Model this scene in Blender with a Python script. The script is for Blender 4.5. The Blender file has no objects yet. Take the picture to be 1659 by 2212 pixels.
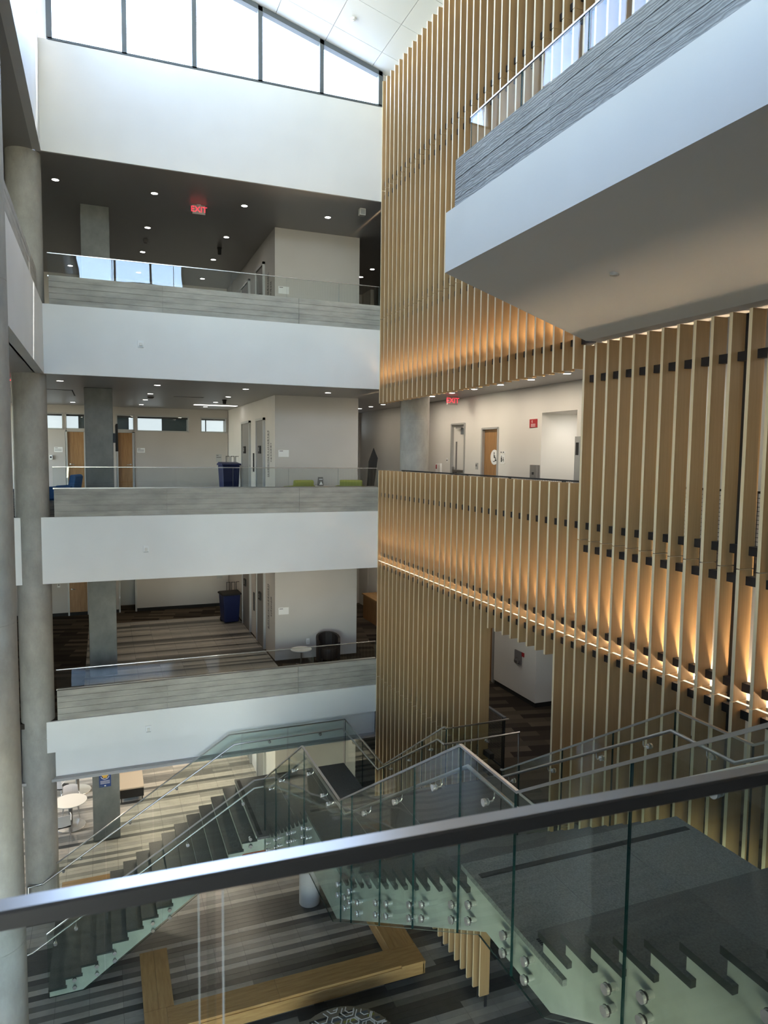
import bpy, bmesh, math, random
from mathutils import Vector, Matrix
random.seed(7)
S = bpy.context.scene
C = S.collection

# ------------------------------------------------------------------ camera, sky, exposure
cam_d = bpy.data.cameras.new('camera')
cam = bpy.data.objects.new('camera', cam_d); C.objects.link(cam)
YAW, PITCH, ROLL = math.radians(21.5212), math.radians(4.5508), math.radians(-0.6546)
_f = Vector((math.sin(YAW)*math.cos(PITCH), math.cos(YAW)*math.cos(PITCH), -math.sin(PITCH)))
_r = Vector((math.cos(YAW), -math.sin(YAW), 0)); _d = _f.cross(_r)
_r2 = _r*math.cos(ROLL)+_d*math.sin(ROLL); _d2 = _d*math.cos(ROLL)-_r*math.sin(ROLL)
cam.matrix_world = Matrix(((_r2.x, -_d2.x, -_f.x, 0), (_r2.y, -_d2.y, -_f.y, 0), (_r2.z, -_d2.z, -_f.z, 0), (0, 0, 0, 1)))
cam_d.sensor_fit = 'VERTICAL'; cam_d.sensor_height = 24.0; cam_d.sensor_width = 18.0
cam_d.lens = 1540.8/2212*24.0
cam_d.clip_start = 0.05; cam_d.clip_end = 300
cam_d.dof.use_dof = True; cam_d.dof.focus_distance = 15.0; cam_d.dof.aperture_fstop = 6.5
S.camera = cam

world = bpy.data.worlds.new('sky'); S.world = world; world.use_nodes = True
wn = world.node_tree.nodes; wl = world.node_tree.links
bg = wn['Background']
sky = wn.new('ShaderNodeTexSky'); sky.sky_type = 'NISHITA'; sky.sun_disc = False
sky.sun_elevation = math.radians(55); sky.sun_rotation = math.radians(60); sky.air_density = 1.0; sky.dust_density = .25
hz = wn.new('ShaderNodeRGBToBW'); wl.new(sky.outputs[0], hz.inputs[0])
hm = wn.new('ShaderNodeMixRGB'); hm.inputs['Fac'].default_value = .22          # thin high haze
wl.new(sky.outputs[0], hm.inputs['Color1']); wl.new(hz.outputs[0], hm.inputs['Color2'])
wl.new(hm.outputs[0], bg.inputs['Color']); bg.inputs['Strength'].default_value = 3.9
sun_d = bpy.data.lights.new('sun', 'SUN'); sun_d.energy = 8.0; sun_d.angle = math.radians(.53); sun_d.color = (1., .96, .90)
sun = bpy.data.objects.new('sun', sun_d); C.objects.link(sun); sun.location = (20, 30, 40)
sun.rotation_euler = Vector((-.60, -.35, -1.0)).to_track_quat('-Z', 'Y').to_euler()
S.view_settings.view_transform = 'Standard'; S.view_settings.look = 'None'
S.view_settings.exposure = 0.2; S.view_settings.gamma = 1.0; S.view_settings.use_curve_mapping = False
cy = S.cycles
cy.max_bounces = 8; cy.diffuse_bounces = 5; cy.glossy_bounces = 3; cy.transmission_bounces = 4; cy.transparent_max_bounces = 40
cy.use_denoising = True; cy.use_adaptive_sampling = True; cy.adaptive_threshold = 0.02
cy.sample_clamp_indirect = 6.0; cy.caustics_reflective = False; cy.caustics_refractive = False

# portals: they only help the sampler find the sky through the real window openings
def portal(name, center, rot, sx, sy):
    l = bpy.data.lights.new(name, 'AREA'); l.shape = 'RECTANGLE'; l.size = sx; l.size_y = sy
    l.cycles.is_portal = True
    o = bpy.data.objects.new(name, l); o.location = center; o.rotation_euler = rot; C.objects.link(o)
portal('portal', (2.8, 17.30, 9.9), (math.radians(-90), 0, 0), 7.5, 2.9)
portal('portal', (-1.25, 12.85, 9.95), (0, math.radians(-90), 0), 2.7, 4.6)
portal('portal', (1.4, 0.15, 8.1), (math.radians(90), 0, 0), 4.7, 1.4)
portal('portal', (-7.1, 26.2, -4.4), (0, math.radians(-90), 0), 12.4, 6.6)
portal('portal', (-2.2, -2.72, -2.15), (math.radians(90), 0, 0), 9.6, 17.0)

# ------------------------------------------------------------------ constants
D = 17.07
F1, F2, F3, F4 = -10.576, -6.004, -1.432, 3.139
C1, C2, C3, C4 = -7.42, -2.897, 1.665, 6.28
def roofz(x): return 9.38+.285*(6.55-x)
SLX0, SLXS = 6.4707, 0.0054            # slat front plane x = SLX0 + SLXS*y
PITCHS, SY0 = 0.2611, 17.071

# ------------------------------------------------------------------ materials
def mat(name, col, rough=.6, metal=0., spec=.5, emit=None, estr=0.):
    m = bpy.data.materials.new(name); m.use_nodes = True
    b = m.node_tree.nodes['Principled BSDF']
    b.inputs['Base Color'].default_value = (*col, 1); b.inputs['Roughness'].default_value = rough
    b.inputs['Metallic'].default_value = metal; b.inputs['Specular IOR Level'].default_value = spec
    if emit:
        b.inputs['Emission Color'].default_value = (*emit, 1); b.inputs['Emission Strength'].default_value = estr
    return m
def noisy(m, c1, c2, scale=(1, 1, 1), nscale=4., detail=6., bump=0., lo=.35, hi=.65, bdist=.01, nrough=.6):
    nt = m.node_tree; n = nt.nodes; l = nt.links; b = n['Principled BSDF']
    tc = n.new('ShaderNodeTexCoord'); mp = n.new('ShaderNodeMapping'); mp.inputs['Scale'].default_value = scale
    nz = n.new('ShaderNodeTexNoise'); nz.inputs['Scale'].default_value = nscale; nz.inputs['Detail'].default_value = detail
    nz.inputs['Roughness'].default_value = nrough
    rp = n.new('ShaderNodeValToRGB'); rp.color_ramp.elements[0].position = lo; rp.color_ramp.elements[1].position = hi
    rp.color_ramp.elements[0].color = (*c1, 1); rp.color_ramp.elements[1].color = (*c2, 1)
    l.new(tc.outputs['Object'], mp.inputs[0]); l.new(mp.outputs[0], nz.inputs['Vector']); l.new(nz.outputs['Fac'], rp.inputs[0])
    l.new(rp.outputs[0], b.inputs['Base Color'])
    if bump:
        bp = n.new('ShaderNodeBump'); bp.inputs['Strength'].default_value = bump; bp.inputs['Distance'].default_value = bdist
        l.new(nz.outputs['Fac'], bp.inputs['Height']); l.new(bp.outputs[0], b.inputs['Normal'])
    return m
M = {}
M['white'] = noisy(mat('white_paint', (.81, .80, .78), .55), (.79, .78, .76), (.83, .82, .80), nscale=.7, detail=2)
M['wall'] = noisy(mat('wall_paint', (.72, .70, .66), .6), (.70, .68, .64), (.74, .72, .68), nscale=.6, detail=2)
M['wall_core'] = noisy(mat('shaded_wall_paint', (.55, .525, .495), .6), (.53, .505, .475), (.57, .545, .515), nscale=.6, detail=2)  # white wall paint darkened: the gallery shade is put into its colour
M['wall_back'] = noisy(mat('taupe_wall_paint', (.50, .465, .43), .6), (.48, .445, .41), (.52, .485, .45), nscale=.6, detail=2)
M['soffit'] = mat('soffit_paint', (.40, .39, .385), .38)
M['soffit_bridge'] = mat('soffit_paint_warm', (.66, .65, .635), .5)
M['ceil_panel'] = mat('ceiling_panel', (.70, .72, .72), .6)
M['joint'] = mat('dark_joint', (.08, .08, .08), .8)
M['conc'] = noisy(mat('board_formed_concrete', (.3, .3, .28), .75), (.27, .26, .23), (.44, .42, .375), (.9, .9, 3.6), 1.7, 10, .35, .3, .7, .008)
def wood_grain_concrete():
    m = mat('wood_grain_concrete', (.4, .41, .42), .75)
    nt = m.node_tree; n = nt.nodes; l = nt.links; b = n['Principled BSDF']
    tc = n.new('ShaderNodeTexCoord'); mp = n.new('ShaderNodeMapping'); mp.inputs['Scale'].default_value = (.22, .22, 1.0)
    wv = n.new('ShaderNodeTexWave'); wv.wave_type = 'BANDS'; wv.bands_direction = 'Z'; wv.inputs['Scale'].default_value = 11.0
    wv.inputs['Distortion'].default_value = 10.0; wv.inputs['Detail'].default_value = 5.0; wv.inputs['Detail Scale'].default_value = 1.6
    nz = n.new('ShaderNodeTexNoise'); nz.inputs['Scale'].default_value = 1.3; nz.inputs['Detail'].default_value = 6
    rp = n.new('ShaderNodeValToRGB'); rp.color_ramp.elements[0].color = (.36, .37, .38, 1); rp.color_ramp.elements[1].color = (.56, .575, .59, 1); rp.color_ramp.elements[0].position = .1
    mx = n.new('ShaderNodeMixRGB'); mx.blend_type = 'MULTIPLY'; mx.inputs['Fac'].default_value = .45
    bp = n.new('ShaderNodeBump'); bp.inputs['Strength'].default_value = .5; bp.inputs['Distance'].default_value = .01
    l.new(tc.outputs['Object'], mp.inputs[0]); l.new(mp.outputs[0], wv.inputs['Vector']); l.new(tc.outputs['Object'], nz.inputs['Vector'])
    l.new(wv.outputs['Fac'], rp.inputs[0]); l.new(rp.outputs[0], mx.inputs['Color1']); l.new(nz.outputs['Fac'], mx.inputs['Color2'])
    l.new(mx.outputs[0], b.inputs['Base Color']); l.new(wv.outputs['Fac'], bp.inputs['Height']); l.new(bp.outputs[0], b.inputs['Normal'])
    return m
M['conc_grain'] = wood_grain_concrete()
M['conc_col'] = noisy(mat('column_concrete', (.3, .3, .28), .6), (.27, .262, .238), (.43, .415, .375), (1, 1, .55), 2.6, 9, .25, .3, .7, .006, .68)
M['conc_dark'] = noisy(mat('dark_column_concrete', (.15, .16, .155), .6), (.12, .13, .125), (.21, .22, .21), (1, 1, .7), 2.4, 8, .2, .3, .7, .006)
M['slat'] = noisy(mat('oak_veneer', (.37, .235, .112), .45), (.32, .20, .092), (.41, .265, .13), (14, 14, .5), 3.0, 5, .0, .25, .75)
M['slat_edge'] = noisy(mat('birch_edge', (.86, .70, .46), .5), (.80, .64, .405), (.88, .735, .50), (6, 6, .6), 3.0, 3)
M['black'] = mat('black_steel', (.022, .020, .022), .5)
M['black_matte'] = mat('black_matte', (.012, .012, .012), .8)
M['steel'] = mat('brushed_steel', (.50, .49, .48), .30, 1.0)
M['steel_bright'] = mat('polished_steel', (.78, .77, .75), .22, .8)
M['rail'] = mat('satin_rail_steel', (.47, .45, .44), .28, 1.0)
M['frame_grey'] = mat('window_frame_grey', (.10, .115, .125), .5)
M['stair_white'] = noisy(mat('stair_side_paint', (.52, .55, .50), .6), (.44, .47, .425), (.58, .61, .555), nscale=1.8, detail=5)
M['granite'] = noisy(mat('dark_granite', (.06, .062, .062), .5), (.062, .066, .065), (.112, .118, .116), nscale=60, detail=3, lo=.3, hi=.7)
M['granite_l'] = noisy(mat('grey_granite', (.17, .175, .17), .55), (.17, .18, .175), (.33, .345, .335), nscale=70, detail=4, lo=.32, hi=.7)
M['granite_m'] = noisy(mat('mid_granite', (.10, .105, .10), .55), (.095, .10, .098), (.18, .19, .185), nscale=65, detail=4, lo=.3, hi=.7)
M['tread_edge'] = mat('honed_dark_edge', (.045, .05, .05), .55)
M['nosing'] = mat('ribbed_rubber', (.03, .032, .033), .7)
M['grout'] = mat('pale_grout', (.42, .43, .42), .8)
M['grout_dark'] = mat('grey_grout', (.10, .10, .10), .85)
for i, c in enumerate([(.075, .076, .074), (.155, .153, .145), (.27, .265, .245), (.37, .36, .335), (.46, .44, .40)]):
    M['tile%d' % i] = noisy(mat('stone_tile', c, .38), tuple(v*.9 for v in c), tuple(min(1, v*1.1) for v in c), nscale=3, detail=4)
M['oak'] = noisy(mat('bench_oak', (.40, .21, .075), .45), (.33, .18, .062), (.47, .285, .115), (1.0, 9, 9), 2.4, 6, 0, .3, .7)
M['oak_y'] = noisy(mat('bench_oak_cross', (.40, .21, .075), .45), (.33, .18, .062), (.47, .285, .115), (9, 1.0, 9), 2.4, 6, 0, .3, .7)
M['door_wood'] = noisy(mat('maple_door', (.33, .17, .06), .45), (.28, .14, .05), (.37, .20, .075), (8, 8, .7), 3, 4)
M['metal_door'] = mat('grey_metal_door', (.20, .19, .18), .5)
M['frame_metal'] = mat('light_metal_frame', (.42, .42, .41), .45, .3)
M['blue'] = mat('blue_plastic', (.004, .011, .07), .45)
M['blue_fabric'] = mat('blue_fabric', (.035, .13, .34), .8)
M['green_fabric'] = mat('olive_fabric', (.33, .36, .09), .8)
M['dark_leather'] = mat('dark_leather', (.02, .015, .014), .5)
M['laminate'] = mat('white_laminate', (.80, .80, .78), .3)
M['shell'] = mat('white_plastic', (.72, .73, .78), .35)
M['beige'] = mat('beige_vinyl', (.42, .36, .28), .55)
M['red'] = mat('sign_red', (.35, .01, .015), .5)
M['rust'] = mat('terracotta_fabric', (.30, .09, .04), .8)
M['poster'] = mat('poster_blue', (.015, .05, .20), .5)
M['gold'] = mat('poster_gold', (.75, .45, .07), .5)
M['ink'] = mat('ink', (.02, .02, .02), .7)
M['ink_grey'] = mat('ink_grey', (.16, .15, .15), .7)
M['paper'] = mat('paper', (.85, .85, .84), .6)
M['olive_print'] = mat('olive_print', (.26, .26, .06), .7)
M['slate_print'] = mat('slate_print', (.10, .12, .14), .7)
M['taupe_print'] = mat('taupe_print', (.24, .215, .17), .7)
M['line_print'] = mat('white_print', (.8, .8, .8), .6)
M['exit_red'] = mat('exit_glow', (.9, .05, .06), .5, emit=(1., .04, .07), estr=1.5)
M['exit_body'] = mat('exit_face', (.45, .40, .38), .4)
M['lamp'] = mat('downlight_lens', (1, 1, 1), .4, emit=(1., .95, .88), estr=14)
M['led'] = mat('led_strip', (1, 1, 1), .4, emit=(1., .86, .62), estr=1.0)
M['linear'] = mat('linear_lens', (1, 1, 1), .4, emit=(1., .97, .92), estr=3.0)
M['room_glow'] = mat('daylight_glow', (.7, .75, .78), .6, emit=(.85, .95, 1.), estr=.75)  # emission stands in for daylight in the rooms beyond
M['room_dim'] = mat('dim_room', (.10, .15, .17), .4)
M['carpet'] = None
def carpet():
    m = mat('plank_carpet', (.06, .05, .045), .95, spec=.1)
    nt = m.node_tree; n = nt.nodes; l = nt.links; b = n['Principled BSDF']
    tc = n.new('ShaderNodeTexCoord'); mp = n.new('ShaderNodeMapping'); mp.inputs['Rotation'].default_value = (0, 0, math.radians(12))
    br = n.new('ShaderNodeTexBrick'); br.inputs['Scale'].default_value = 1.0
    br.inputs['Brick Width'].default_value = .95; br.inputs['Row Height'].default_value = .25; br.inputs['Mortar Size'].default_value = 0
    br.inputs['Color1'].default_value = (.045, .037, .031, 1); br.inputs['Color2'].default_value = (.20, .165, .125, 1); br.inputs['Bias'].default_value = -.2
    nz = n.new('ShaderNodeTexNoise'); nz.inputs['Scale'].default_value = 160
    mx = n.new('ShaderNodeMixRGB'); mx.blend_type = 'MULTIPLY'; mx.inputs['Fac'].default_value = .5
    l.new(tc.outputs['Object'], mp.inputs[0]); l.new(mp.outputs[0], br.inputs['Vector']); l.new(tc.outputs['Object'], nz.inputs['Vector'])
    l.new(br.outputs['Color'], mx.inputs['Color1']); l.new(nz.outputs['Color'], mx.inputs['Color2']); l.new(mx.outputs[0], b.inputs['Base Color'])
    return m
M['carpet'] = carpet()
def glass(name, tint, wav=.02, base=.03):
    m = bpy.data.materials.new(name); m.use_nodes = True
    nt = m.node_tree; n = nt.nodes; l = nt.links
    n.remove(n['Principled BSDF'])
    tr = n.new('ShaderNodeBsdfTransparent'); tr.inputs[0].default_value = (*tint, 1)
    gl = n.new('ShaderNodeBsdfGlossy'); gl.inputs['Roughness'].default_value = 0.0; gl.inputs['Color'].default_value = (1, 1, 1, 1)
    mx = n.new('ShaderNodeMixShader'); ge = n.new('ShaderNodeNewGeometry')
    dt = n.new('ShaderNodeVectorMath'); dt.operation = 'DOT_PRODUCT'
    l.new(ge.outputs['Incoming'], dt.inputs[0]); l.new(ge.outputs['Normal'], dt.inputs[1])
    ab = n.new('ShaderNodeMath'); ab.operation = 'ABSOLUTE'; l.new(dt.outputs['Value'], ab.inputs[0])
    sb = n.new('ShaderNodeMath'); sb.operation = 'SUBTRACT'; sb.inputs[0].default_value = 1.0; l.new(ab.outputs[0], sb.inputs[1])
    pw = n.new('ShaderNodeMath'); pw.operation = 'POWER'; pw.inputs[1].default_value = 5.0; l.new(sb.outputs[0], pw.inputs[0])
    ma = n.new('ShaderNodeMath'); ma.operation = 'MULTIPLY_ADD'; ma.inputs[1].default_value = .55; ma.inputs[2].default_value = base
    l.new(pw.outputs[0], ma.inputs[0]); l.new(ma.outputs[0], mx.inputs[0])
    l.new(tr.outputs[0], mx.inputs[1]); l.new(gl.outputs[0], mx.inputs[2])
    if wav:
        tc = n.new('ShaderNodeTexCoord'); nz = n.new('ShaderNodeTexNoise'); nz.inputs['Scale'].default_value = 1.6; nz.inputs['Detail'].default_value = 0
        bp = n.new('ShaderNodeBump'); bp.inputs['Strength'].default_value = wav; bp.inputs['Distance'].default_value = .3
        l.new(tc.outputs['Object'], nz.inputs['Vector']); l.new(nz.outputs['Fac'], bp.inputs['Height']); l.new(bp.outputs[0], gl.inputs['Normal'])
    l.new(mx.outputs[0], n['Material Output'].inputs[0])
    return m
M['glass'] = glass('stair_glass', (.905, .938, .915), .012)
M['glass_clear'] = glass('guard_glass', (.945, .965, .96), .007)
M['glass_win'] = glass('window_glass', (.95, .97, .97), .01)
M['glass_edge'] = mat('glass_edge', (.008, .035, .035), .15)
M['glass_edge_l'] = mat('glass_edge_light', (.25, .32, .30), .2)

# ------------------------------------------------------------------ mesh builder
class MB:
    def __init__(s): s.v = []; s.f = []; s.m = []
    def add(s, vs, fs, m=0):
        k = len(s.v); s.v += [tuple(v) for v in vs]
        for i, f in enumerate(fs):
            s.f.append(tuple(k+j for j in f)); s.m.append(m[i] if isinstance(m, (list, tuple)) else m)
        return s
    def box(s, x0, x1, y0, y1, z0, z1, m=0):      # m list order: -z,+z,-y,+x,+y,-x
        vs = [(x0, y0, z0), (x1, y0, z0), (x1, y1, z0), (x0, y1, z0), (x0, y0, z1), (x1, y0, z1), (x1, y1, z1), (x0, y1, z1)]
        return s.add(vs, [(3, 2, 1, 0), (4, 5, 6, 7), (0, 1, 5, 4), (1, 2, 6, 5), (2, 3, 7, 6), (3, 0, 4, 7)], m)
    def prism(s, poly, ax, a, b, m=0, mcap=None):
        n = len(poly)
        def P(p, t):
            return {'x': (t, p[0], p[1]), 'y': (p[0], t, p[1]), 'z': (p[0], p[1], t)}[ax]
        vs = [P(p, a) for p in poly]+[P(p, b) for p in poly]
        fs = [tuple(range(n))[::-1], tuple(range(n, 2*n))]+[(i, (i+1) % n, n+(i+1) % n, n+i) for i in range(n)]
        if mcap is None: mm = m if not isinstance(m, (list, tuple)) else [m[0], m[0]]+list(m[1:])
        else: mm = [mcap, mcap]+([m]*n if not isinstance(m, (list, tuple)) else list(m))
        return s.add(vs, fs, mm)
    def cyl(s, p0, p1, r, n=12, m=0, r2=None):
        p0 = Vector(p0); p1 = Vector(p1); t = (p1-p0).normalized(); r2 = r if r2 is None else r2
        a = t.cross(Vector((0, 0, 1)) if abs(t.z) < .9 else Vector((1, 0, 0))).normalized(); b = t.cross(a)
        vs = []
        for p, rr in ((p0, r), (p1, r2)):
            vs += [p+a*math.cos(2*math.pi*i/n)*rr+b*math.sin(2*math.pi*i/n)*rr for i in range(n)]
        fs = [tuple(range(n)), tuple(range(n, 2*n))[::-1]]+[(i, n+i, n+(i+1) % n, (i+1) % n) for i in range(n)]
        return s.add(vs, fs, m)
    def lathe(s, prof, c=(0, 0, 0), n=32, m=0, ax=Vector((0, 0, 1))):
        q = Vector((0, 0, 1)).rotation_difference(ax); c = Vector(c); vs = []; fs = []; ms = []
        for r, z in prof: vs += [c+q @ Vector((r*math.cos(2*math.pi*i/n), r*math.sin(2*math.pi*i/n), z)) for i in range(n)]
        for k in range(len(prof)-1):
            for i in range(n):
                fs.append((k*n+i, k*n+(i+1) % n, (k+1)*n+(i+1) % n, (k+1)*n+i)); ms.append(m[k] if isinstance(m, (list, tuple)) else m)
        shut = prof[0] == prof[-1]
        if prof[0][0] > 1e-6 and not shut: fs.append(tuple(range(n))[::-1]); ms.append(ms[0])
        if prof[-1][0] > 1e-6 and not shut: fs.append(tuple(range((len(prof)-1)*n, len(prof)*n))); ms.append(ms[-2] if len(ms) > 1 else ms[0])
        return s.add(vs, fs, ms)
    def sweep(s, pts, prof, m=0, up=Vector((0, 0, 1))):
        P = [Vector(p) for p in pts]; n = len(prof); rings = []
        T = [(P[i+1]-P[i]).normalized() for i in range(len(P)-1)]
        for i, p in enumerate(P):
            t = T[max(0, i-1)]; t2 = T[min(i, len(T)-1)]
            sd = t.cross(up)
            if sd.length < 1e-4: sd = Vector((1, 0, 0))
            sd.normalize(); uv = sd.cross(t)
            nn = (t+t2).normalized(); ring = []
            for a, b in prof:
                q = sd*a+uv*b; ring.append(p+q-t*(q.dot(nn)/t.dot(nn)))
            rings.append(ring)
        vs = [v for r in rings for v in r]; fs = [tuple(range(n)), tuple(range((len(P)-1)*n, len(P)*n))[::-1]]
        for k in range(len(P)-1):
            for i in range(n): fs.append((k*n+i, (k+1)*n+i, (k+1)*n+(i+1) % n, k*n+(i+1) % n))
        return s.add(vs, fs, m)
    def tube(s, pts, r, n=8, m=0):
        return s.sweep(pts, [(math.cos(2*math.pi*i/n)*r, math.sin(2*math.pi*i/n)*r) for i in range(n)], m)
    def mesh(s, name, mats, off=(0, 0, 0), smooth=False):
        me = bpy.data.meshes.new(name); o = Vector(off)
        me.from_pydata([tuple(Vector(v)-o) for v in s.v], [], s.f)
        for m in mats: me.materials.append(M[m] if isinstance(m, str) else m)
        me.polygons.foreach_set('material_index', s.m)
        bm = bmesh.new(); bm.from_mesh(me); bmesh.ops.recalc_face_normals(bm, faces=bm.faces); bm.to_mesh(me); bm.free()
        if smooth:
            me.polygons.foreach_set('use_smooth', [True]*len(me.polygons)); me.set_sharp_from_angle(angle=math.radians(40))
        me.update(); return me
    def build(s, name, mats, parent=None, smooth=False, local=False, bevel=0.):
        if isinstance(mats, str): mats = [mats]
        if parent is not None: off = Vector((0, 0, 0)) if local else wloc(parent)
        else:
            xs = list(zip(*s.v)); off = Vector(((min(xs[0])+max(xs[0]))/2, (min(xs[1])+max(xs[1]))/2, min(xs[2])))
        o = bpy.data.objects.new(name, s.mesh(name, mats, off, smooth)); C.objects.link(o)
        if parent is not None: o.parent = parent
        else: o.location = off
        if bevel:
            bv = o.modifiers.new('bevel', 'BEVEL'); bv.width = bevel; bv.segments = 2; bv.limit_method = 'ANGLE'
        return o
def wloc(o):
    v = Vector(o.location)
    while o.parent: o = o.parent; v += Vector(o.location)
    return v
def B(*a, m=0): return MB().box(*a, m=m)
def tag(o, label=None, cat=None, group=None, kind=None):
    if label: o['label'] = label
    if cat: o['category'] = cat
    if group: o['group'] = group
    if kind: o['kind'] = kind
    return o
def thing(name, loc, label, cat, group=None, rz=0, kind=None):
    o = bpy.data.objects.new(name, None); o.empty_display_size = .1; o.location = loc; o.rotation_euler = (0, 0, rz); C.objects.link(o)
    return tag(o, label, cat, group, kind)
def struct(mb, name, mats, label=None, cat=None, parent=None, **k):
    o = mb.build(name, mats, parent, **k)
    if parent is None: tag(o, label, cat, kind='structure')
    return o
def sthing(name, loc, label=None, cat=None): return thing(name, loc, label, cat, kind='structure')
def inst(name, me, loc, parent):
    o = bpy.data.objects.new(name, me); o.parent = parent; o.location = Vector(loc)-wloc(parent); C.objects.link(o); return o
def text(body, size, loc, rot, m, parent, name='lettering', ext=.001, ax='CENTER'):
    cu = bpy.data.curves.new(name, 'FONT'); cu.body = body; cu.size = size; cu.extrude = ext; cu.align_x = ax; cu.align_y = 'CENTER'
    tmp = bpy.data.objects.new(name, cu); me = bpy.data.meshes.new_from_object(tmp); bpy.data.objects.remove(tmp)
    me.materials.clear(); me.materials.append(M[m]); o = bpy.data.objects.new(name, me); o.rotation_euler = rot; C.objects.link(o)
    o.parent = parent; o.location = Vector(loc)-wloc(parent); return o
R90 = math.pi/2
FACE_Y = (R90, 0, 0)            # lettering that faces -y
FACE_X = (R90, 0, -R90)         # lettering that faces -x
RECT = lambda w, h: [(-w/2, -h/2), (w/2, -h/2), (w/2, h/2), (-w/2, h/2)]
ORD = ['first', 'second', 'third', 'fourth', 'fifth', 'sixth', 'seventh', 'eighth', 'ninth', 'tenth']
LEV = {1: 'ground', 2: 'second', 3: 'third', 4: 'top'}

# ------------------------------------------------------------------ the shell: slabs, ceilings, fascias, walls
BACK = 28.2
def rects(level):
    r = [(-7, 16, D+.06, 29.6), (6.86, 16, -2.6, D+.06), (-7, 6.86, -2.6, .76)]
    if level == 4: r = [(-7, 16, D+.06, 29.6), (6.86, 16, -2.6, D+.06), (-7, -1.3, -2.6, D+.06), (-1.3, 6.86, -2.6, .72)]
    return r
def slab(level, F, Cc):
    for x0, x1, y0, y1 in rects(level):
        struct(B(x0, x1, y0, y1, F-.12, F), 'floor', 'carpet')
        struct(B(x0, x1, y0, y1, Cc, Cc+.06), 'ceiling', 'soffit')
slab(2, F2, C1); slab(3, F3, C2); slab(4, F4, C3)
for x0, x1, y0, y1 in [(-7, 16, D+.06, 29.6), (7.0, 16, .2, D+.06), (-7, -1.25, -2.6, D+.06), (-1.25, 16, -2.6, .2)]:
    struct(B(x0, x1, y0, y1, C4, C4+.1), 'ceiling', 'soffit')

# fascias (white bands) across the far side, one per storey
def band(x0, x1, y0, y1, z0, z1, lab=None):
    return struct(B(x0, x1, y0, y1, z0, z1), 'fascia', 'white', lab, 'fascia')
struct(B(-1.20, 6.62, D, D+.06, C4, 8.54), 'wall_back', 'white')
band(-1.135, 6.62, D, D+.06, C3, F4, 'white band under the top floor railing, far side')
band(-1.31, 6.62, D, D+.06, C2, F3, 'white band under the third floor railing, far side')
band(-7.0, -1.67, D, D+.06, C2, F3, 'short white band left of the round column, third floor')
band(-1.333, 6.62, D, D+.06, -6.711, F2, 'white band under the second floor railing, far side')
band(-1.16, 6.62, D+.22, D+.38, -7.495, -6.711, 'recessed lower white band above the ground floor')
# left side bands
def lband(x, z0, z1, lab): return struct(B(x-.2, x, -2.6, D+.02, z0, z1), 'fascia', 'white', lab, 'fascia')
lband(-1.135, C3, F4, 'white band of the left side top floor')
struct(B(-1.25, -1.09, .2, D, C4, 8.55), 'wall_left', 'white')
struct(B(-1.25, -1.09, 15.10, D, 8.55, roofz(-1.1)+.3), 'wall_left', 'white')
struct(B(-1.25, -1.09, .2, 10.6, 8.55, roofz(-1.1)+.3), 'wall_left', 'white')
struct(B(-1.25, -1.09, 10.6, 15.10, 11.3, roofz(-1.1)+.3), 'wall_left', 'white')
# slab edges behind the slats and under the viewer
for z0, z1 in ((C1, F2), (C2, F3), (C3, F4)):
    struct(B(6.80, 6.88, .3, D+.3, z0, z1), 'wall_right', 'wall')
    struct(B(-7, 6.80, .70, .76, z0, z1-.02), 'wall_front', 'white')
struct(B(6.96, 7.04, .2, 17.45, C4-.02, 11.9), 'wall_right', 'wall')
struct(B(6.96, 7.04, .2, 17.40, F4, C4), 'wall_right', 'wall')
# outer walls
struct(B(-7, 16.2, 29.5, 29.7, F1, C4+.1), 'wall_back', 'wall')
struct(B(16, 16.2, -2.6, 29.6, F1, C4+.1), 'wall_right', 'wall')
for n, (z0, z1) in enumerate(((F1, C1), (F2, C2), (F3, C3), (F4, C4))):
    struct(B(-7, 16.2, -2.8, -2.6, z0-1.75, z0), 'wall_front', 'wall')
    xg = (3.2, 3.0, -1.4, 2.5)[n]
    struct(B(xg, 16.2, -2.8, -2.6, z0, z1), 'wall_front', 'soffit')
    w = sthing('window_%d' % (14+n), (-2.2, -2.7, z0))
    for z in (z0+.05, z1-.05): B(-7, xg, -2.76, -2.64, z-.05, z+.05).build('rail', 'frame_grey', w)
    for k in range(6): x = -6.95+k*(xg+6.9)/5; B(x-.05, x+.05, -2.76, -2.64, z0, z1).build('mullion', 'frame_grey', w)
    B(-7, xg, -2.705, -2.695, z0, z1).build('pane', 'glass_win', w)
struct(B(-7, 16.2, -2.8, -2.6, C4, C4+.1), 'wall_front', 'wall')
struct(B(-1.25, 7.04, .1, .25, C4, 7.4), 'wall_front', 'white')
struct(B(-1.25, -.9, .1, .25, 7.4, 11.8), 'wall_front', 'white')
struct(B(-1.25, -.88, D+.1, D+.38, 8.54, 11.8), 'wall_back', 'white')
struct(B(6.55, 7.04, D+.1, D+.38, 8.54, 11.8), 'wall_back', 'white')

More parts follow.
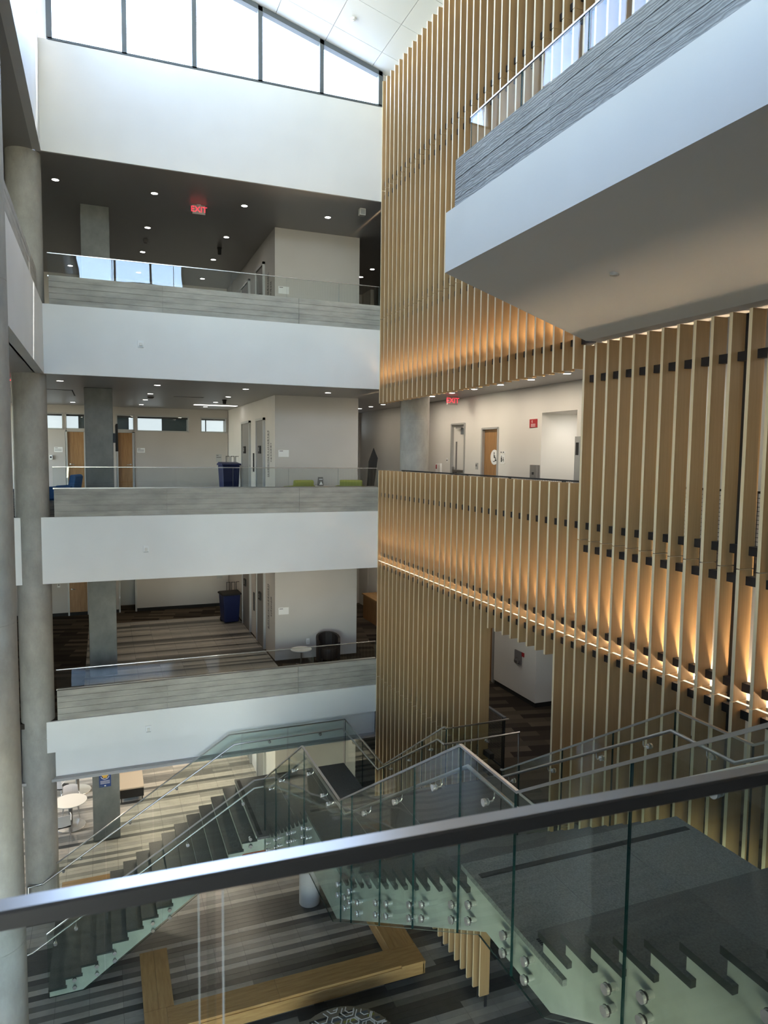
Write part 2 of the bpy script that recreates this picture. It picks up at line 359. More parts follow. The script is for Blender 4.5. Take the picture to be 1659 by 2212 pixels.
# sloping ceiling of big white panels, with open joints between them
root = sthing('ceiling', (2.8, 8, 9.4))
MB().prism([(-1.3, roofz(-1.3)+.02), (7.1, roofz(7.1)+.02), (7.1, roofz(7.1)+.25), (-1.3, roofz(-1.3)+.25)], 'y', .1, D+.38, 0).build('deck', 'joint', root)
xs = [-1.25]+[6.295-1.193*k for k in range(6, -1, -1)]+[7.05]
ys = [.22]+[16.43-1.175*k for k in range(13, -1, -1)]+[D+.36]
for i in range(len(xs)-1):
    for j in range(len(ys)-1):
        g = .006; a, b = xs[i]+g, xs[i+1]-g
        if b-a < .05: continue
        MB().prism([(a, roofz(a)), (b, roofz(b)), (b, roofz(b)+.018), (a, roofz(a)+.018)], 'y', ys[j]+g, ys[j+1]-g).build('panel', 'ceil_panel', root)
t = thing('smoke_detector', (5.39, 15.86, 9.71), 'small white sensor on the sloping roof ceiling', 'sensor')
MB().lathe([(.0, .0), (.06, .0), (.065, .03), (.065, .05)], (5.39, 15.86, 9.69-.03), 16).build('base', 'paper', t, True)
MB().lathe([(.0, -.02), (.03, -.02), (.035, .0)], (5.39, 15.86, 9.66), 12).build('sensor_head', 'paper', t, True)

# clerestory windows
def window_sloped(name, y, glass_y, x0, x1, sill, mull, topf):
    w = sthing(name, ((x0+x1)/2, y, sill))
    MB().box(x0, x1, y-.02, y+.14, sill-.03, sill+.03).build('sill', 'frame_grey', w)
    for i, mx in enumerate(mull):
        wd = .05 if 0 < i < len(mull)-1 else .055
        MB().prism([(mx-wd, sill), (mx+wd, sill), (mx+wd, topf(mx+wd)), (mx-wd, topf(mx-wd))], 'y', y-.02, y+.12).build('mullion', 'frame_grey', w)
    MB().prism([(x0, topf(x0)-.10), (x1, topf(x1)-.10), (x1, topf(x1)+.03), (x0, topf(x0)+.03)], 'y', y-.02, y+.14).build('head_frame', 'frame_grey', w)
    for a, b in zip(mull[:-1], mull[1:]):
        MB().prism([(a, sill), (b, sill), (b, topf(b)), (a, topf(a))], 'y', glass_y, glass_y+.012, 0).build('pane', 'glass_win', w)
window_sloped('window_1', D+.02, D+.10, -.9, 6.56, 8.56, [-.875, .60, 2.07, 3.55, 5.02, 6.52], lambda x: roofz(x)-.02)
struct(B(3.65, 7.04, .1, .25, 7.4, 10.6), 'wall_front', 'white')
window_sloped('window_2', .14, .17, -.9, 3.65, 7.45, [-.9, .6, 2.1, 3.6], lambda x: 8.75)
struct(B(-.9, 3.65, .1, .25, 8.75, 11.9), 'wall_front', 'white')
w = sthing('window_3', (-1.17, 8, 8.55))
for z in (8.58, 11.27): B(-1.23, -1.11, 10.6, 15.10, z-.04, z+.04).build('frame', 'frame_grey', w)
for k in range(4):
    y = 10.6+k*1.5; B(-1.23, -1.11, y-.04, y+.04, 8.58, 11.27).build('mullion', 'frame_grey', w)
    if k < 3: B(-1.18, -1.165, y, y+1.5, 8.58, 11.27).build('pane', 'glass_win', w)
# glazed outer wall on the left, storey by storey
for n, (z0, z1, yg) in enumerate(((F1, C1, 23.0), (F2, C2, 29.5), (F3, C3, 24.0), (F4, C4, 29.5))):
    struct(B(-7.15, -6.9, -2.6, 29.6, z1, z1+1.6 if n < 3 else z1+.3), 'wall_left', 'white')
    struct(B(-7.1, -6.95, -2.6, yg, z0, z1), 'wall_left', 'soffit')
    if yg > 29: continue
    w = sthing('window_%d' % (4+n), (-7.0, 12, z0))
    for z in (z0+.05, z0+1.0, z1-.05): B(-7.06, -6.94, yg, 29.5, z-.05, z+.05).build('rail', 'frame_grey', w)
    for k in range(6):
        y = yg+.05+k*(29.4-yg)/5; B(-7.06, -6.94, y-.05, y+.05, z0, z1).build('mullion', 'frame_grey', w)
    B(-7.01, -6.995, yg, 29.5, z0, z1).build('pane', 'glass_win', w)

# board-marked concrete upstands with grooves between the boards
def upstand_x(x0, x1, y, z0, z1, joints, lab, m='conc', n=5):
    root = thing('concrete_parapet', ((x0+x1)/2, y+.1, z0), lab, 'parapet', kind='structure')
    B(x0+.01, x1, y+.02, y+.22, z0, z1-.005).build('core', m, root)
    cuts = [x0]+joints+[x1]; h = (z1-z0)/n
    for a, b in zip(cuts[:-1], cuts[1:]):
        for k in range(n):
            o = random.uniform(0, .008)
            B(a+.005, b-.005, y+o, y+.03, z0+k*h+.003, z0+(k+1)*h-.004 if k < n-1 else z1).build('board_course', m, root)
    return root
def upstand_y(x, y0, y1, z0, z1, joints, lab, m, n, sgn=-1):
    root = thing('concrete_parapet', (x+.1, (y0+y1)/2, z0), lab, 'parapet', kind='structure')
    xa, xb = (x+.02, x+.22) if sgn < 0 else (x-.22, x-.02)
    B(xa, xb, y0, y1-.01, z0, z1-.005).build('core', m, root)
    cuts = [y0]+joints+[y1]; h = (z1-z0)/n
    for a, b in zip(cuts[:-1], cuts[1:]):
        for k in range(n):
            o = random.uniform(0, .007)
            x2, x3 = (x+o, x+.03) if sgn < 0 else (x-.03, x-o)
            B(x2, x3, a+.003, b-.003, z0+k*h+.004, z0+(k+1)*h-.004 if k < n-1 else z1).build('board_course', m, root)
    return root
UP = .615
upstand_x(-1.01, 6.60, D+.05, F4, F4+UP, [1.32, 4.48], 'board-marked concrete parapet of the top floor, far side')
upstand_x(-1.01, 6.60, D+.05, F3, F3+UP, [1.36, 4.50], 'board-marked concrete parapet of the third floor, far side')
upstand_x(-1.05, 6.60, D+.05, F2, F2+UP+.06, [1.32, 4.48], 'board-marked concrete parapet of the second floor, far side')
upstand_y(-1.20, -2.6, D-.4, F4, F4+UP, [6.0, 11.2], 'board-marked concrete parapet of the left side top floor', 'conc', 5, 1)

# round and square concrete columns
def round_col(x, y, r, z0, z1, lab, m='conc_col'):
    t = MB(); zz = z0; prof = []
    for k in range(4):
        a = z0+(z1-z0)*k/4; b = z0+(z1-z0)*(k+1)/4
        prof += [(r, a+.006), (r, b-.006), (r-.004, b-.003), (r-.004, b+.003)]
    prof = [(r, z0)]+prof[:-2]+[(r, z1)]
    return struct(t.lathe(prof, (x, y, 0), 48), 'column', m, lab, 'column', smooth=True)
round_col(-1.455, 17.36, .345, F1, C4, 'round concrete column at the left end of the white bands')
round_col(-1.412, 10.0, .36, F1, C4, 'near round concrete column at the left edge of the photo')
round_col(7.42, 16.75, .37, F3, C3, 'round concrete column behind the oak parapet, third floor')
round_col(4.37, 15.62, .24, F1, -8.43, 'short round column under the stair landing', 'soffit')
for z0, z1, l in ((F1, C1, 'ground'), (F2, C2, 'second'), (F3, C3, 'third'), (F4, C4, 'top')):
    struct(B(-.42, .27, 20.2, 20.9, z0, z1), 'column', 'conc_dark', 'square dark concrete column on the %s floor' % l, 'column', bevel=.012)

# elevator core
struct(B(4.57, 7.07, 20.1, 29.4, F1, C4), 'wall_core', 'wall_core')

# ------------------------------------------------------------------ glass guards of the far balconies
def guard_x(name, x0, x1, y, z0, z1, joints, lab, gm='glass_clear', cap='steel_bright'):
    root = thing(name, ((x0+x1)/2, y, z0), lab, 'railing')
    cuts = [x0]+joints+[x1]
    for a, b in zip(cuts[:-1], cuts[1:]):
        B(a+.006, b-.006, y-.007, y+.007, z0, z1, m=[1, 1, 0, 1, 0, 1]).build('glass_panel', [gm, 'glass_edge_l'], root)
    B(x0, x1, y-.011, y+.011, z1, z1+.016).build('cap_rail', cap, root)
    B(x0, x1, y-.025, y+.025, z0-.01, z0+.02).build('base_channel', 'steel', root)
    return root
guard_x('glass_guard', -1.03, 6.60, 17.24, F4+UP, 4.235, [.27, 1.58, 2.90, 4.21, 5.53], 'clear glass guard on the top floor parapet, far side')
guard_x('glass_guard', -1.03, 6.60, 17.24, F3+UP, -.345, [.27, 1.58, 2.90, 4.26, 5.54], 'clear glass guard on the third floor parapet, far side')
guard_x('glass_guard', -1.06, 6.60, 17.24, F2+UP+.05, -4.89, [1.25, 2.55, 4.9], 'clear glass guard on the second floor parapet, far side')

# ------------------------------------------------------------------ the bridge, right: sloping soffit, white face, concrete upstand, glass
root = sthing('bridge', (5.4, 4, 1.665), 'white bridge with a sloping soffit in front of the oak slats', 'bridge')
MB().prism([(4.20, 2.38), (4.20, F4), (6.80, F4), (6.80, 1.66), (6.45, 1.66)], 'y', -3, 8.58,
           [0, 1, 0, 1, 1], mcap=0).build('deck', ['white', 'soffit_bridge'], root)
upstand_y(4.25, -3, 8.44, F4, F4+UP, [6.35-2.64*2, 6.35-2.64, 6.35], 'grey wood-grain concrete parapet of the bridge', 'conc_grain', 5, -1)
root = thing('glass_guard', (4.35, 3, F4+UP), 'clear glass guard along the bridge parapet', 'railing')
cuts = [8.22, 7.06, 5.89, 4.72, 3.55, 2.38, 1.2]
for a, b in zip(cuts[1:], cuts[:-1]):
    B(4.343, 4.357, a+.006, b-.006, F4+UP-.02, F4+1.06, m=[1, 1, 1, 0, 1, 0]).build('glass_panel', ['glass_clear', 'glass_edge'], root)
B(4.338, 4.362, 1.2, 8.22, F4+1.06, F4+1.076).build('cap_rail', 'steel_bright', root)
B(4.32, 4.38, 1.2, 8.22, F4+UP-.01, F4+UP+.02).build('base_channel', 'steel', root)
t = thing('smoke_detector', (5.36, 6.63, 2.02), 'small round sensor under the bridge soffit', 'sensor')
MB().lathe([(.0, -.01), (.05, -.01), (.055, .02)], (5.30, 6.58, 2.02), 20).build('rim', 'frame_metal', t, True)
MB().lathe([(.0, -.012), (.042, -.012), (.042, .0)], (5.30, 6.58, 2.015), 20).build('cover_plate', 'soffit_bridge', t, True)

# ------------------------------------------------------------------ oak slat screen
TH, DP = .045, .205
scr = thing('slat_screen', (6.6, 10.5, -10.28), 'tall screen of vertical oak slats lining the right side of the atrium', 'screen')
_sl = {}
def slat(i, z0, z1):
    y = SY0-PITCHS*i; x = SLX0+SLXS*y; k = round(z1-z0, 4)
    if k not in _sl:
        _sl[k] = MB().box(0, DP, -TH/2, TH/2, 0, z1-z0, m=[1, 1, 0, 1, 0, 1]).mesh('slat', ['slat', 'slat_edge'])
    inst('slat', _sl[k], (x, y-TH/2, z0), scr)
J1, J2, J3, J4, J6, G2 = 6.531, 3.405, -1.21, -2.705, -5.768, .006
SB = -10.33
for i in range(51):
    slat(i, J1+G2, 9.14)
    slat(i, J2+G2, J1-G2)
    if i <= 31: slat(i, 1.31, J2-G2)
    else:
        slat(i, J3+G2, 1.62); slat(i, J4+G2, J3-G2)
    if i <= 21 or 30 <= i <= 31:
        slat(i, J4+G2, -.385)
    elif i <= 29:
        if i == 22: slat(i, J4+G2, -.385); slat(i, -3.15, J4-G2)
        else: slat(i, -3.15, -.385)
    if i <= 21 or i >= 30:
        slat(i, J6+G2, J4-G2)
        slat(i, SB if i <= 21 else -6.62, J6-G2)
slat(22, SB, -6.45)
def tubeY(y0, y1, z, w=.10):
    x = SLX0+SLXS*(y0+y1)/2+.095
    B(x, x+.09, y0, y1, z-w/2, z+w/2).build('bracket_rail', 'black', scr)
yA, yB, yC, yD = 17.0, 8.70, 4.0, 11.3
for z in (J1+.16, J1-.16): tubeY(yC, yA, z)
for z in (J2+.16, J2-.16): tubeY(8.7, yA, z)
tubeY(yB, yA, 1.72); tubeY(yC, 8.66, 1.14)
tubeY(yC, yA, J3+.20); tubeY(yC, yB, J3-.13)
tubeY(yC, yA, J4+.16); tubeY(yC, yA, J4-.15)
for z in (J6+.16, J6-.16): tubeY(yC, 9.2, z); tubeY(yD, yA, z)
for y in (6.06, 3.9): B(6.70, 6.78, y-.04, y+.04, -6.55, 1.62).build('post', 'black', scr)
for i in range(0, 22, 3): y = SY0-PITCHS*i-TH/2; B(6.63, 6.69, y-.012, y+.012, F1, SB+.05).build('foot', 'black', scr)
B(6.65, 6.70, SY0-PITCHS*22-.035, SY0-PITCHS*22-.01, F1, SB+.05).build('foot', 'black', scr)
# LED strips set into the joints of the screen and their light, shining up between the slats
def led(name, y0, y1, z, w, lab, dx, size, spread):
    x = SLX0+SLXS*(y0+y1)/2+dx
    t = thing(name, (x, (y0+y1)/2, z), lab, 'light strip')
    B(x-.012, x+.012, y0, y1, z-.004, z+.003).build('diffuser', 'led', t)
    B(x-.016, x+.016, y0, y1, z-.010, z-.0045).build('channel', 'steel', t)
    if dx > .2:
        for k in range(6): yy = y0+.4+k*(y1-y0-.8)/5; B(x-.02, 6.81, yy-.015, yy+.015, z-.03, z-.010).build('arm', 'black', t)
    l = bpy.data.lights.new('led_light', 'AREA'); l.shape = 'RECTANGLE'; l.size = size; l.size_y = y1-y0; l.spread = math.radians(spread); l.energy = w; l.color = (1., .74, .47)
    o = bpy.data.objects.new('led_light', l); o.rotation_euler = (math.pi, 0, 0); o.location = (0, 0, .008); o.parent = t; C.objects.link(o)
    return t
led('led_strip', 3.9, 16.98, J4, 3, 'slim warm light line set into the lower joint of the oak slats', .045, .016, 150)
led('led_strip', 3.9, 16.98, J4-.03, 900, 'warm light strip hidden behind the lower joint of the oak slats', .275, .08, 120)
led('led_strip', 8.75, 16.98, 1.78, 430, 'warm light strip behind the oak slats above the third floor opening', .275, .08, 120)

# ------------------------------------------------------------------ the staircase
ST = thing('staircase', (3.1, 10, F1), 'dark stone staircase with glass sides climbing from the tiled floor to the third floor', 'staircase')
LA, LB = -7.97, -3.84
XL, XR = 3.10, 5.66
R1 = (LA-F1)/15; T1 = .288; X0 = -1.169
def nose1(x): return F1+R1*((x-X0)/T1+1)
# flight 1 body (along +x)
poly = [(X0+.02, F1)]
for k in range(15):
    z = F1+(k+1)*R1-.045; poly += [(X0+.02+k*T1, z)]
    poly += [(X0+.02+(k+1)*T1, z)] if k < 14 else []
poly += [(XR, LA-.045), (XR, LA-.46), (2.62, LA-.46), (-.55, F1)]
MB().prism(poly, 'y', 14.50, 17.03, 0).build('flight_body', 'stair_white', ST)
def tread(mb_args, strip_args, m='granite'):
    B(*mb_args, m=[1, 0, 1, 1, 1, 1]).build('tread', [m, 'tread_edge'], ST)
for k in range(14):
    x = X0+k*T1; z = F1+(k+1)*R1
    tread((x, x+T1+.04, 14.46, 17.05, z-.045, z), (x+.02, x+.07, 14.50, 17.02, z-.001, z+.002))
# flights 2 and 3 body (along -y), with the two landings
F2A = [11.35+.288*j for j in range(0, 11)]           # nosing of second floor landing, then treads down to landing A
r2a = (F2-LA)/11
poly = [(17.03, LA-.045), (14.25, LA-.045)]
for j in range(10, -1, -1):
    z = F2-r2a*j-.045; y = 11.35+.288*j-.02
    poly += [(y, z)] if j == 0 else [(y, z), (y-.288, z)]
r2 = (LB-F2)/13
poly += [(9.13, F2-.045)]
for j in range(12, -1, -1):
    z = LB-r2*j-.045; y = 5.96+.288*(j-1)
    poly += [(y, z)] if j == 0 else [(y, z), (y-.288, z)]
r3 = (F3-LB)/14
poly += [(4.43, LB-.045)]
for j in range(1, 15):
    z = LB+r3*j-.045; y = 4.43-.2835*(j-1)
    poly += [(y, z), (max(.74, y-.2835), z)]
poly += [(.74, F3-.45), (1.1, F3-.72), (3.77, -3.92), (4.31, -4.25), (5.30, -4.25), (9.64, -6.89), (10.94, -6.89), (13.6, LA-.46), (17.03, LA-.46)]
def clean(p):
    q = []
    for a in p:
        if not q or (abs(a[0]-q[-1][0])+abs(a[1]-q[-1][1])) > 1e-4: q.append(a)
    return q
MB().prism(clean(poly), 'x', XL+.02, XR-.02, 0).build('flight_body', 'stair_white', ST)
def tread_y(y_nose, run, z, m='granite'):
    tread((XL-.02, XR+.02, y_nose-run, y_nose, z-.05, z), (XL+.05, XR-.05, y_nose-.07, y_nose-.02, z-.001, z+.002), m)
for j in range(1, 11): tread_y(11.35+.288*j, .34, F2-r2a*j)
for j in range(1, 13): tread_y(5.98+.288*(j-1), .38, LB-r2*j, 'granite_m')
for j in range(1, 14): tread_y(4.45-.2835*(j-1), .38, LB+r3*j, 'granite_m')
def land(x0, x1, y0, y1, z, cuts, m, ycuts=()):
    xs = [x0]+[c for c in cuts if x0 < c < x1]+[x1]; ys = [y0]+list(ycuts)+[y1]
    B(x0+.01, x1-.01, y0+.01, y1-.01, z-.046, z-.004).build('landing_bed', 'grout', ST)
    for a, b in zip(xs[:-1], xs[1:]):
        for c, d in zip(ys[:-1], ys[1:]):
            B(a+(.004 if a > x0 else 0), b-(.004 if b < x1 else 0), c+(.0025 if c > y0 else 0), d-(.0025 if d < y1 else 0), z-.05, z).build('landing_tile', m, ST)
land(XL-.02, XR+.02, 4.12, 5.72, LB, [3.80, 4.72], 'granite_l')
land(XL-.02, XR+.02, 9.10, 11.35, F2-.002, [3.80, 4.72], 'granite', (10.2,))
land(5.68, 6.86, 9.36, 11.30, F2-.002, [], 'granite')
B(5.68, 6.84, 9.38, 11.28, F2-.40, F2-.05).build('landing_slab', 'stair_white', ST)
land(X0+14*T1, XR+.02, 14.21, 17.05, LA, [3.80, 4.72], 'granite', (15.6,))
B(2.90, 2.98, 14.3, 16.98, LA, LA+.002).build('nosing_strip', 'nosing', ST)
g = MB()
for k in range(5): g.box(XL+.05, XR-.05, 4.47+k*.022, 4.484+k*.022, LB, LB+.003)
g.build('nosing_strip', 'nosing', ST)
B(XL+.05, XR-.05, 5.45, 5.52, LB, LB+.002).build('nosing_strip', 'nosing', ST)
for y in (11.22, 9.20): B(XL+.05, XR-.05, y-.04, y+.04, F2-.002, F2+.001).build('nosing_strip', 'nosing', ST)

# glass sides
def interp(pl, t):
    for (a, za), (b, zb) in zip(pl[:-1], pl[1:]):
        lo, hi = min(a, b), max(a, b)
        if lo-1e-6 <= t <= hi+1e-6: return za+(zb-za)*(t-a)/(b-a) if b != a else za
    return pl[0][1] if abs(t-pl[0][0]) < abs(t-pl[-1][0]) else pl[-1][1]
def panel(ax, c, t0, t1, top, bot, dots=(), nm='glass_panel', out=-1):
    """glass sheet in the plane x=c (ax 'x') or y=c (ax 'y') between t0 and t1, following the two outlines"""
    lo, hi = min(t0, t1)+.006, max(t0, t1)-.006
    ts = sorted({lo, hi} | {p[0] for p in top+bot if lo < p[0] < hi})
    up = [(t, interp(top, t)) for t in ts]; dn = [(t, interp(bot, t)) for t in ts][::-1]
    n = len(up)+len(dn)
    o = MB().prism(up+dn, ax, c-.009, c+.009, [1]*n, mcap=0).build(nm, ['glass', 'glass_edge'], ST)
    for t, z in dots:
        if lo-.02 < t < hi+.02:
            p = (lambda a: (c+a, t, z)) if ax == 'x' else (lambda a: (t, c+a, z))
            s = MB().cyl(p(out*.012), p(out*.038), .036, 20).cyl(p(out*.010), p(out*.014), .039, 20, 1).cyl(p(-out*.010), p(-out*.06), .026, 16)
            s.build('standoff', ['steel_bright', 'black_matte'], o, smooth=True)
    return o
topL = [(14.46, -6.84), (14.438, -6.831), (11.418, -4.945), (9.356, -4.93), (5.743, -2.70), (4.756, -2.702), (.95, -.372)]
botL = [(14.46, -8.44), (13.6, -8.44), (10.94, -6.92), (9.64, -6.92), (5.32, -4.275), (4.31, -4.275), (3.77, -3.93), (.95, -2.12)]
dotsL = [(14.15, -8.10), (14.15, -8.24)]
for y, z in [(13.44, -7.65), (13.11, -7.44), (12.39, -6.99), (12.08, -6.80), (11.37, -6.36), (11.04, -6.20), (9.38, -6.19), (9.06, -6.19), (8.87, -5.99), (8.53, -5.94), (7.86, -5.53),
             (7.51, -5.33), (6.83, -4.92), (6.51, -4.72), (5.83, -4.30), (5.50, -4.10), (4.89, -3.99), (4.56, -3.99), (3.60, -3.51), (3.27, -3.32), (2.4, -2.77), (2.05, -2.55)]:
    dotsL += [(y, z), (y, z-.155)]
jl = [14.44, 13.40, 12.33, 11.29, 9.28, 8.82, 7.76, 6.77, 5.73, 4.78, 3.46, 2.22, .98]
for a, b in zip(jl[:-1], jl[1:]): panel('x', 3.06, b, a, topL, botL, dotsL)
topR1 = [(17.05, -6.84), (14.33, -6.90), (11.345, -4.93), (11.25, -4.93)]
botR1 = [(17.05, -8.44), (13.6, -8.44), (11.2, -7.06)]
for a, b in ((17.04, 15.7), (15.7, 14.3), (14.3, 13.3), (13.3, 12.3), (12.3, 11.26)): panel('x', 5.705, b, a, topR1, botR1, out=1)
topR2 = [(9.36, -4.885), (9.318, -4.88), (5.815, -2.72), (4.825, -2.715), (.95, -.36)]
botR2 = [(9.64, -6.92), (5.32, -4.275), (4.31, -4.275), (3.77, -3.93), (.95, -2.12)]
for a, b in ((9.34, 8.85), (8.85, 7.8), (7.8, 6.8), (6.8, 5.82), (5.82, 4.83), (4.83, 3.6), (3.6, 2.3), (2.3, .98)): panel('x', 5.705, b, a, topR2, botR2, out=1)
topY2 = [(5.70, -4.93), (7.02, -4.92)]
panel('y', 11.25, 5.70, 6.35, topY2, [(5.7, -6.4), (7.02, -6.4)]); panel('y', 11.25, 6.35, 6.93, topY2, [(5.7, -6.4), (7.02, -6.4)])
# flight 1: far side and near side
topF = [(-1.14, -9.31), (2.74, -6.845), (5.70, -6.835)]
botF = [(-1.2, F1+.02), (-.5, F1+.02), (2.62, LA-.47), (5.7, LA-.47)]
cut = [-1.14, -.1, .95, 2.0, 3.05, 4.2, 5.69]
for a, b in zip(cut[:-1], cut[1:]): panel('y', 17.07, a, b, topF, botF, out=1)
topN = [(-1.17, -9.27), (2.84, -6.845), (3.05, -6.84)]
dotsN = []
for x, z in [(-.70, -10.29), (-.29, -10.12), (.04, -9.93), (.77, -9.48), (1.10, -9.28), (1.85, -8.80), (2.15, -8.62), (2.75, -8.10)]: dotsN += [(x, z), (x, z-.16)]
cut = [-1.17, -.14, .94, 2.0, 3.05]
for a, b in zip(cut[:-1], cut[1:]): panel('y', 14.45, a, b, topN, botF, dotsN)

# cap rails
CAP = RECT(.030, .022)
def rail_cap(pts, m='steel'): MB().sweep([(x, y, z+.011) for x, y, z in pts], CAP).build('cap_rail', m, ST)
rail_cap([(-1.17, 14.45, -9.27), (2.84, 14.45, -6.845), (3.05, 14.45, -6.84)])
rail_cap([(3.06, 14.46, -6.84), (3.06, 14.438, -6.831), (3.06, 11.418, -4.945), (3.06, 9.356, -4.93), (3.06, 5.743, -2.70), (3.06, 4.756, -2.702), (3.06, .95, -.372)])
rail_cap([(-1.14, 17.07, -9.31), (2.74, 17.07, -6.845), (5.705, 17.07, -6.84), (5.705, 14.33, -6.90), (5.705, 11.345, -4.93), (5.705, 11.25, -4.93), (7.0, 11.25, -4.92)])
rail_cap([(5.705, 9.36, -4.885), (5.705, 9.318, -4.88), (5.705, 5.815, -2.72), (5.705, 4.825, -2.715), (5.705, .95, -.36)])
# round handrails with end returns
def hand(pts): MB().tube(pts, .0195, 10).build('handrail', 'steel', ST, smooth=True)
hand([(-1.52, 14.53, -9.64), (-1.43, 14.53, -9.62), (2.85, 14.53, -7.05), (3.05, 14.53, -7.045)])
hand([(3.14, 14.40, -7.03), (3.14, 11.42, -5.15), (3.14, 9.33, -5.135), (3.14, 5.74, -2.905), (3.14, 4.80, -2.908), (3.14, .95, -.57)])
hand([(-1.72, 16.99, -10.56), (-1.72, 16.99, -9.69), (-1.44, 16.99, -9.685), (2.85, 16.99, -7.06), (5.62, 16.99, -7.03), (5.62, 14.43, -7.03), (5.62, 11.43, -5.18), (5.62, 11.17, -5.17), (7.18, 11.17, -5.16), (7.18, 11.17, F2)])
hand([(5.62, 9.20, -4.92), (5.62, 5.78, -2.91), (5.62, 4.95, -2.92), (5.62, .95, -.57)])
def bracket(ax, c, t, z, inward):
    """wall bracket: round plate on the outer glass face, bent arm to the handrail"""
    p = (lambda a, dz=0.: (c+a, t, z-.10+dz)) if ax == 'x' else (lambda a, dz=0.: (t, c+a, z-.10+dz))
    s = MB().cyl(p(-inward*.011), p(-inward*.034), .034, 20).cyl(p(inward*.010), p(inward*.02), .030, 18)
    s.tube([p(inward*.015), p(inward*.065), p(inward*.08, .03), p(inward*.08, .085)], .007, 8)
    s.build('handrail_bracket', 'steel_bright', ST, smooth=True)
HL = [(14.40, -7.03), (11.42, -5.15), (9.33, -5.135), (5.74, -2.905), (4.80, -2.908), (.95, -.57)]
for y in (13.9, 13.0, 12.0, 11.0, 10.2, 9.9, 8.31, 7.29, 6.27, 5.25, 4.10, 2.80, 1.9): bracket('x', 3.06, y, interp(HL, y), 1)
HR = [(17, -7.03), (14.43, -7.03), (11.43, -5.18), (11.17, -5.17)]
for y in (16.2, 15.0, 13.9, 12.9, 11.9): bracket('x', 5.705, y, interp(HR, y), -1)
HR2 = [(9.20, -4.92), (5.78, -2.91), (4.95, -2.92), (.95, -.57)]
for y in (9.0, 8.0, 7.0, 6.2, 5.3, 4.2, 3.1): bracket('x', 5.705, y, interp(HR2, y), -1)
for x in (5.95, 6.55): bracket('y', 11.25, x, -5.17, -1)
HF = [(-1.44, -9.685), (2.85, -7.06), (5.62, -7.03)]
for x in (-1.0, -.63, .44, 1.50, 2.56, 3.74, 5.05): bracket('y', 17.07, x, interp(HF, x), -1)
HN = [(-1.43, -9.62), (2.85, -7.05), (3.1, -7.045)]
for x in (-1.02, -.65, .4, 1.47, 2.6): bracket('y', 14.45, x, interp(HN, x), 1)

# ------------------------------------------------------------------ the railing in front of the viewer
t = thing('glass_guard', (0, .709, -1.43), 'close satin steel rail with glass panels across the foreground', 'railing', rz=-.03)
pr = [(-.0125, -.009), (.0125, -.009), (.0125, .0065), (.0100, .009), (-.0100, .009), (-.0125, .0065)]
MB().sweep([(-5.5, .709, -.427), (2.98, .709, -.427)], pr).build('cap_rail', 'rail', t)
cuts = [-5.4, -3.2, -1.34, .094, 1.52, 2.95]
for a, b in zip(cuts[:-1], cuts[1:]):
    B(a+.012, b-.012, .702, .716, F3, -.436, m=[1, 1, 0, 1, 0, 1]).build('glass_panel', ['glass_clear', 'frame_metal'], t)
for x in cuts[1:-1]: B(x-.004, x+.004, .706, .712, F3, -.436).build('joint_seal', 'glass_clear', t)
B(-5.45, 2.97, .689, .729, F3, F3+.06).build('base_channel', 'steel', t)

# ------------------------------------------------------------------ stone tile floors
def tile_floor(name, x0, x1, y0, y1, z, n_parts, center, rowshade, bed=True, lim=None):
    root = sthing(name, ((x0+x1)/2, (y0+y1)/2, z))
    B(x0, x1, y0, y1, z-.12, z-.005).build('bed', 'grout_dark', root)
    W, H, g, hgt = .6096, .15245, .0028, .006
    cells = []
    rng = random.Random(11)
    ny = int((y1-y0)/H)+1; nx = int((x1-x0)/W)+1
    ox, oy = 2.01-W*60, 13.72-H*200
    i0 = math.floor((x0-ox)/W); j0 = math.floor((y0-oy)/H)
    for j in range(j0, j0+ny+1):
        base = rowshade(j-200, rng); sh = base
        for i in range(i0, i0+nx+1):
            if rng.random() < .10: sh = base if sh != base else max(0, min(4, base+rng.choice((-1, 1, -2, 2))))
            a, b, c, d = ox+i*W, ox+(i+1)*W, oy+j*H, oy+(j+1)*H
            a, b, c, d = max(a, x0), min(b, x1), max(c, y0), min(d, y1)
            if b-a > .03 and d-c > .02: cells.append((a+g, b-g, c+g, d-g, sh))
    cells.sort(key=lambda q: ((q[0]+q[1])/2-center[0])**2*.35+((q[2]+q[3])/2-center[1])**2)
    meshes = {}
    for a, b, c, d, sh in cells[:n_parts]:
        k = (sh, round(b-a, 3), round(d-c, 3))
        if k not in meshes: meshes[k] = MB().box(-(b-a)/2, (b-a)/2, -(d-c)/2, (d-c)/2, -hgt, 0).mesh('tile', ['tile%d' % sh])
        inst('tile', meshes[k], ((a+b)/2, (c+d)/2, z), root)
    rest = MB()
    for a, b, c, d, sh in cells[n_parts:]:
        if lim and not lim(a, c): continue
        rest.box(a, b, c, d, z-hgt, z, sh)
    tag(rest.build('tiles', ['tile%d' % i for i in range(5)], root), kind='stuff')
DARK = {14: 0, 13: 0, 11: 0, 10: 0, 8: 0, 7: 0, 5: 1, 4: 3, 3: 3, 2: 3, 1: 3, 0: 3, -1: 0, -2: 1, -6: 0, -8: 0, -9: 0, -12: 0, -13: 1}
def shade1(j, rng):
    r = rng.random()
    if j in DARK: return DARK[j]
    if j > 14: return 4 if r < .34 else 3 if r < .62 else 2 if r < .85 else 1
    return 3 if r < .3 else 2 if r < .62 else 1 if r < .8 else 0
def shade2(j, rng): return [3, 3, 4, 3, 1, 3, 3, 0, 0, 3, 4, 3, 2, 0][j % 14]
tile_floor('floor', -6.9, 15.9, -5.9, 29.4, F1, 300, (3.0, 13.2), shade1)
tile_floor('floor', -.55, 4.52, 18.6, 26.4, F2+.012, 220, (2.5, 19.0), shade2)

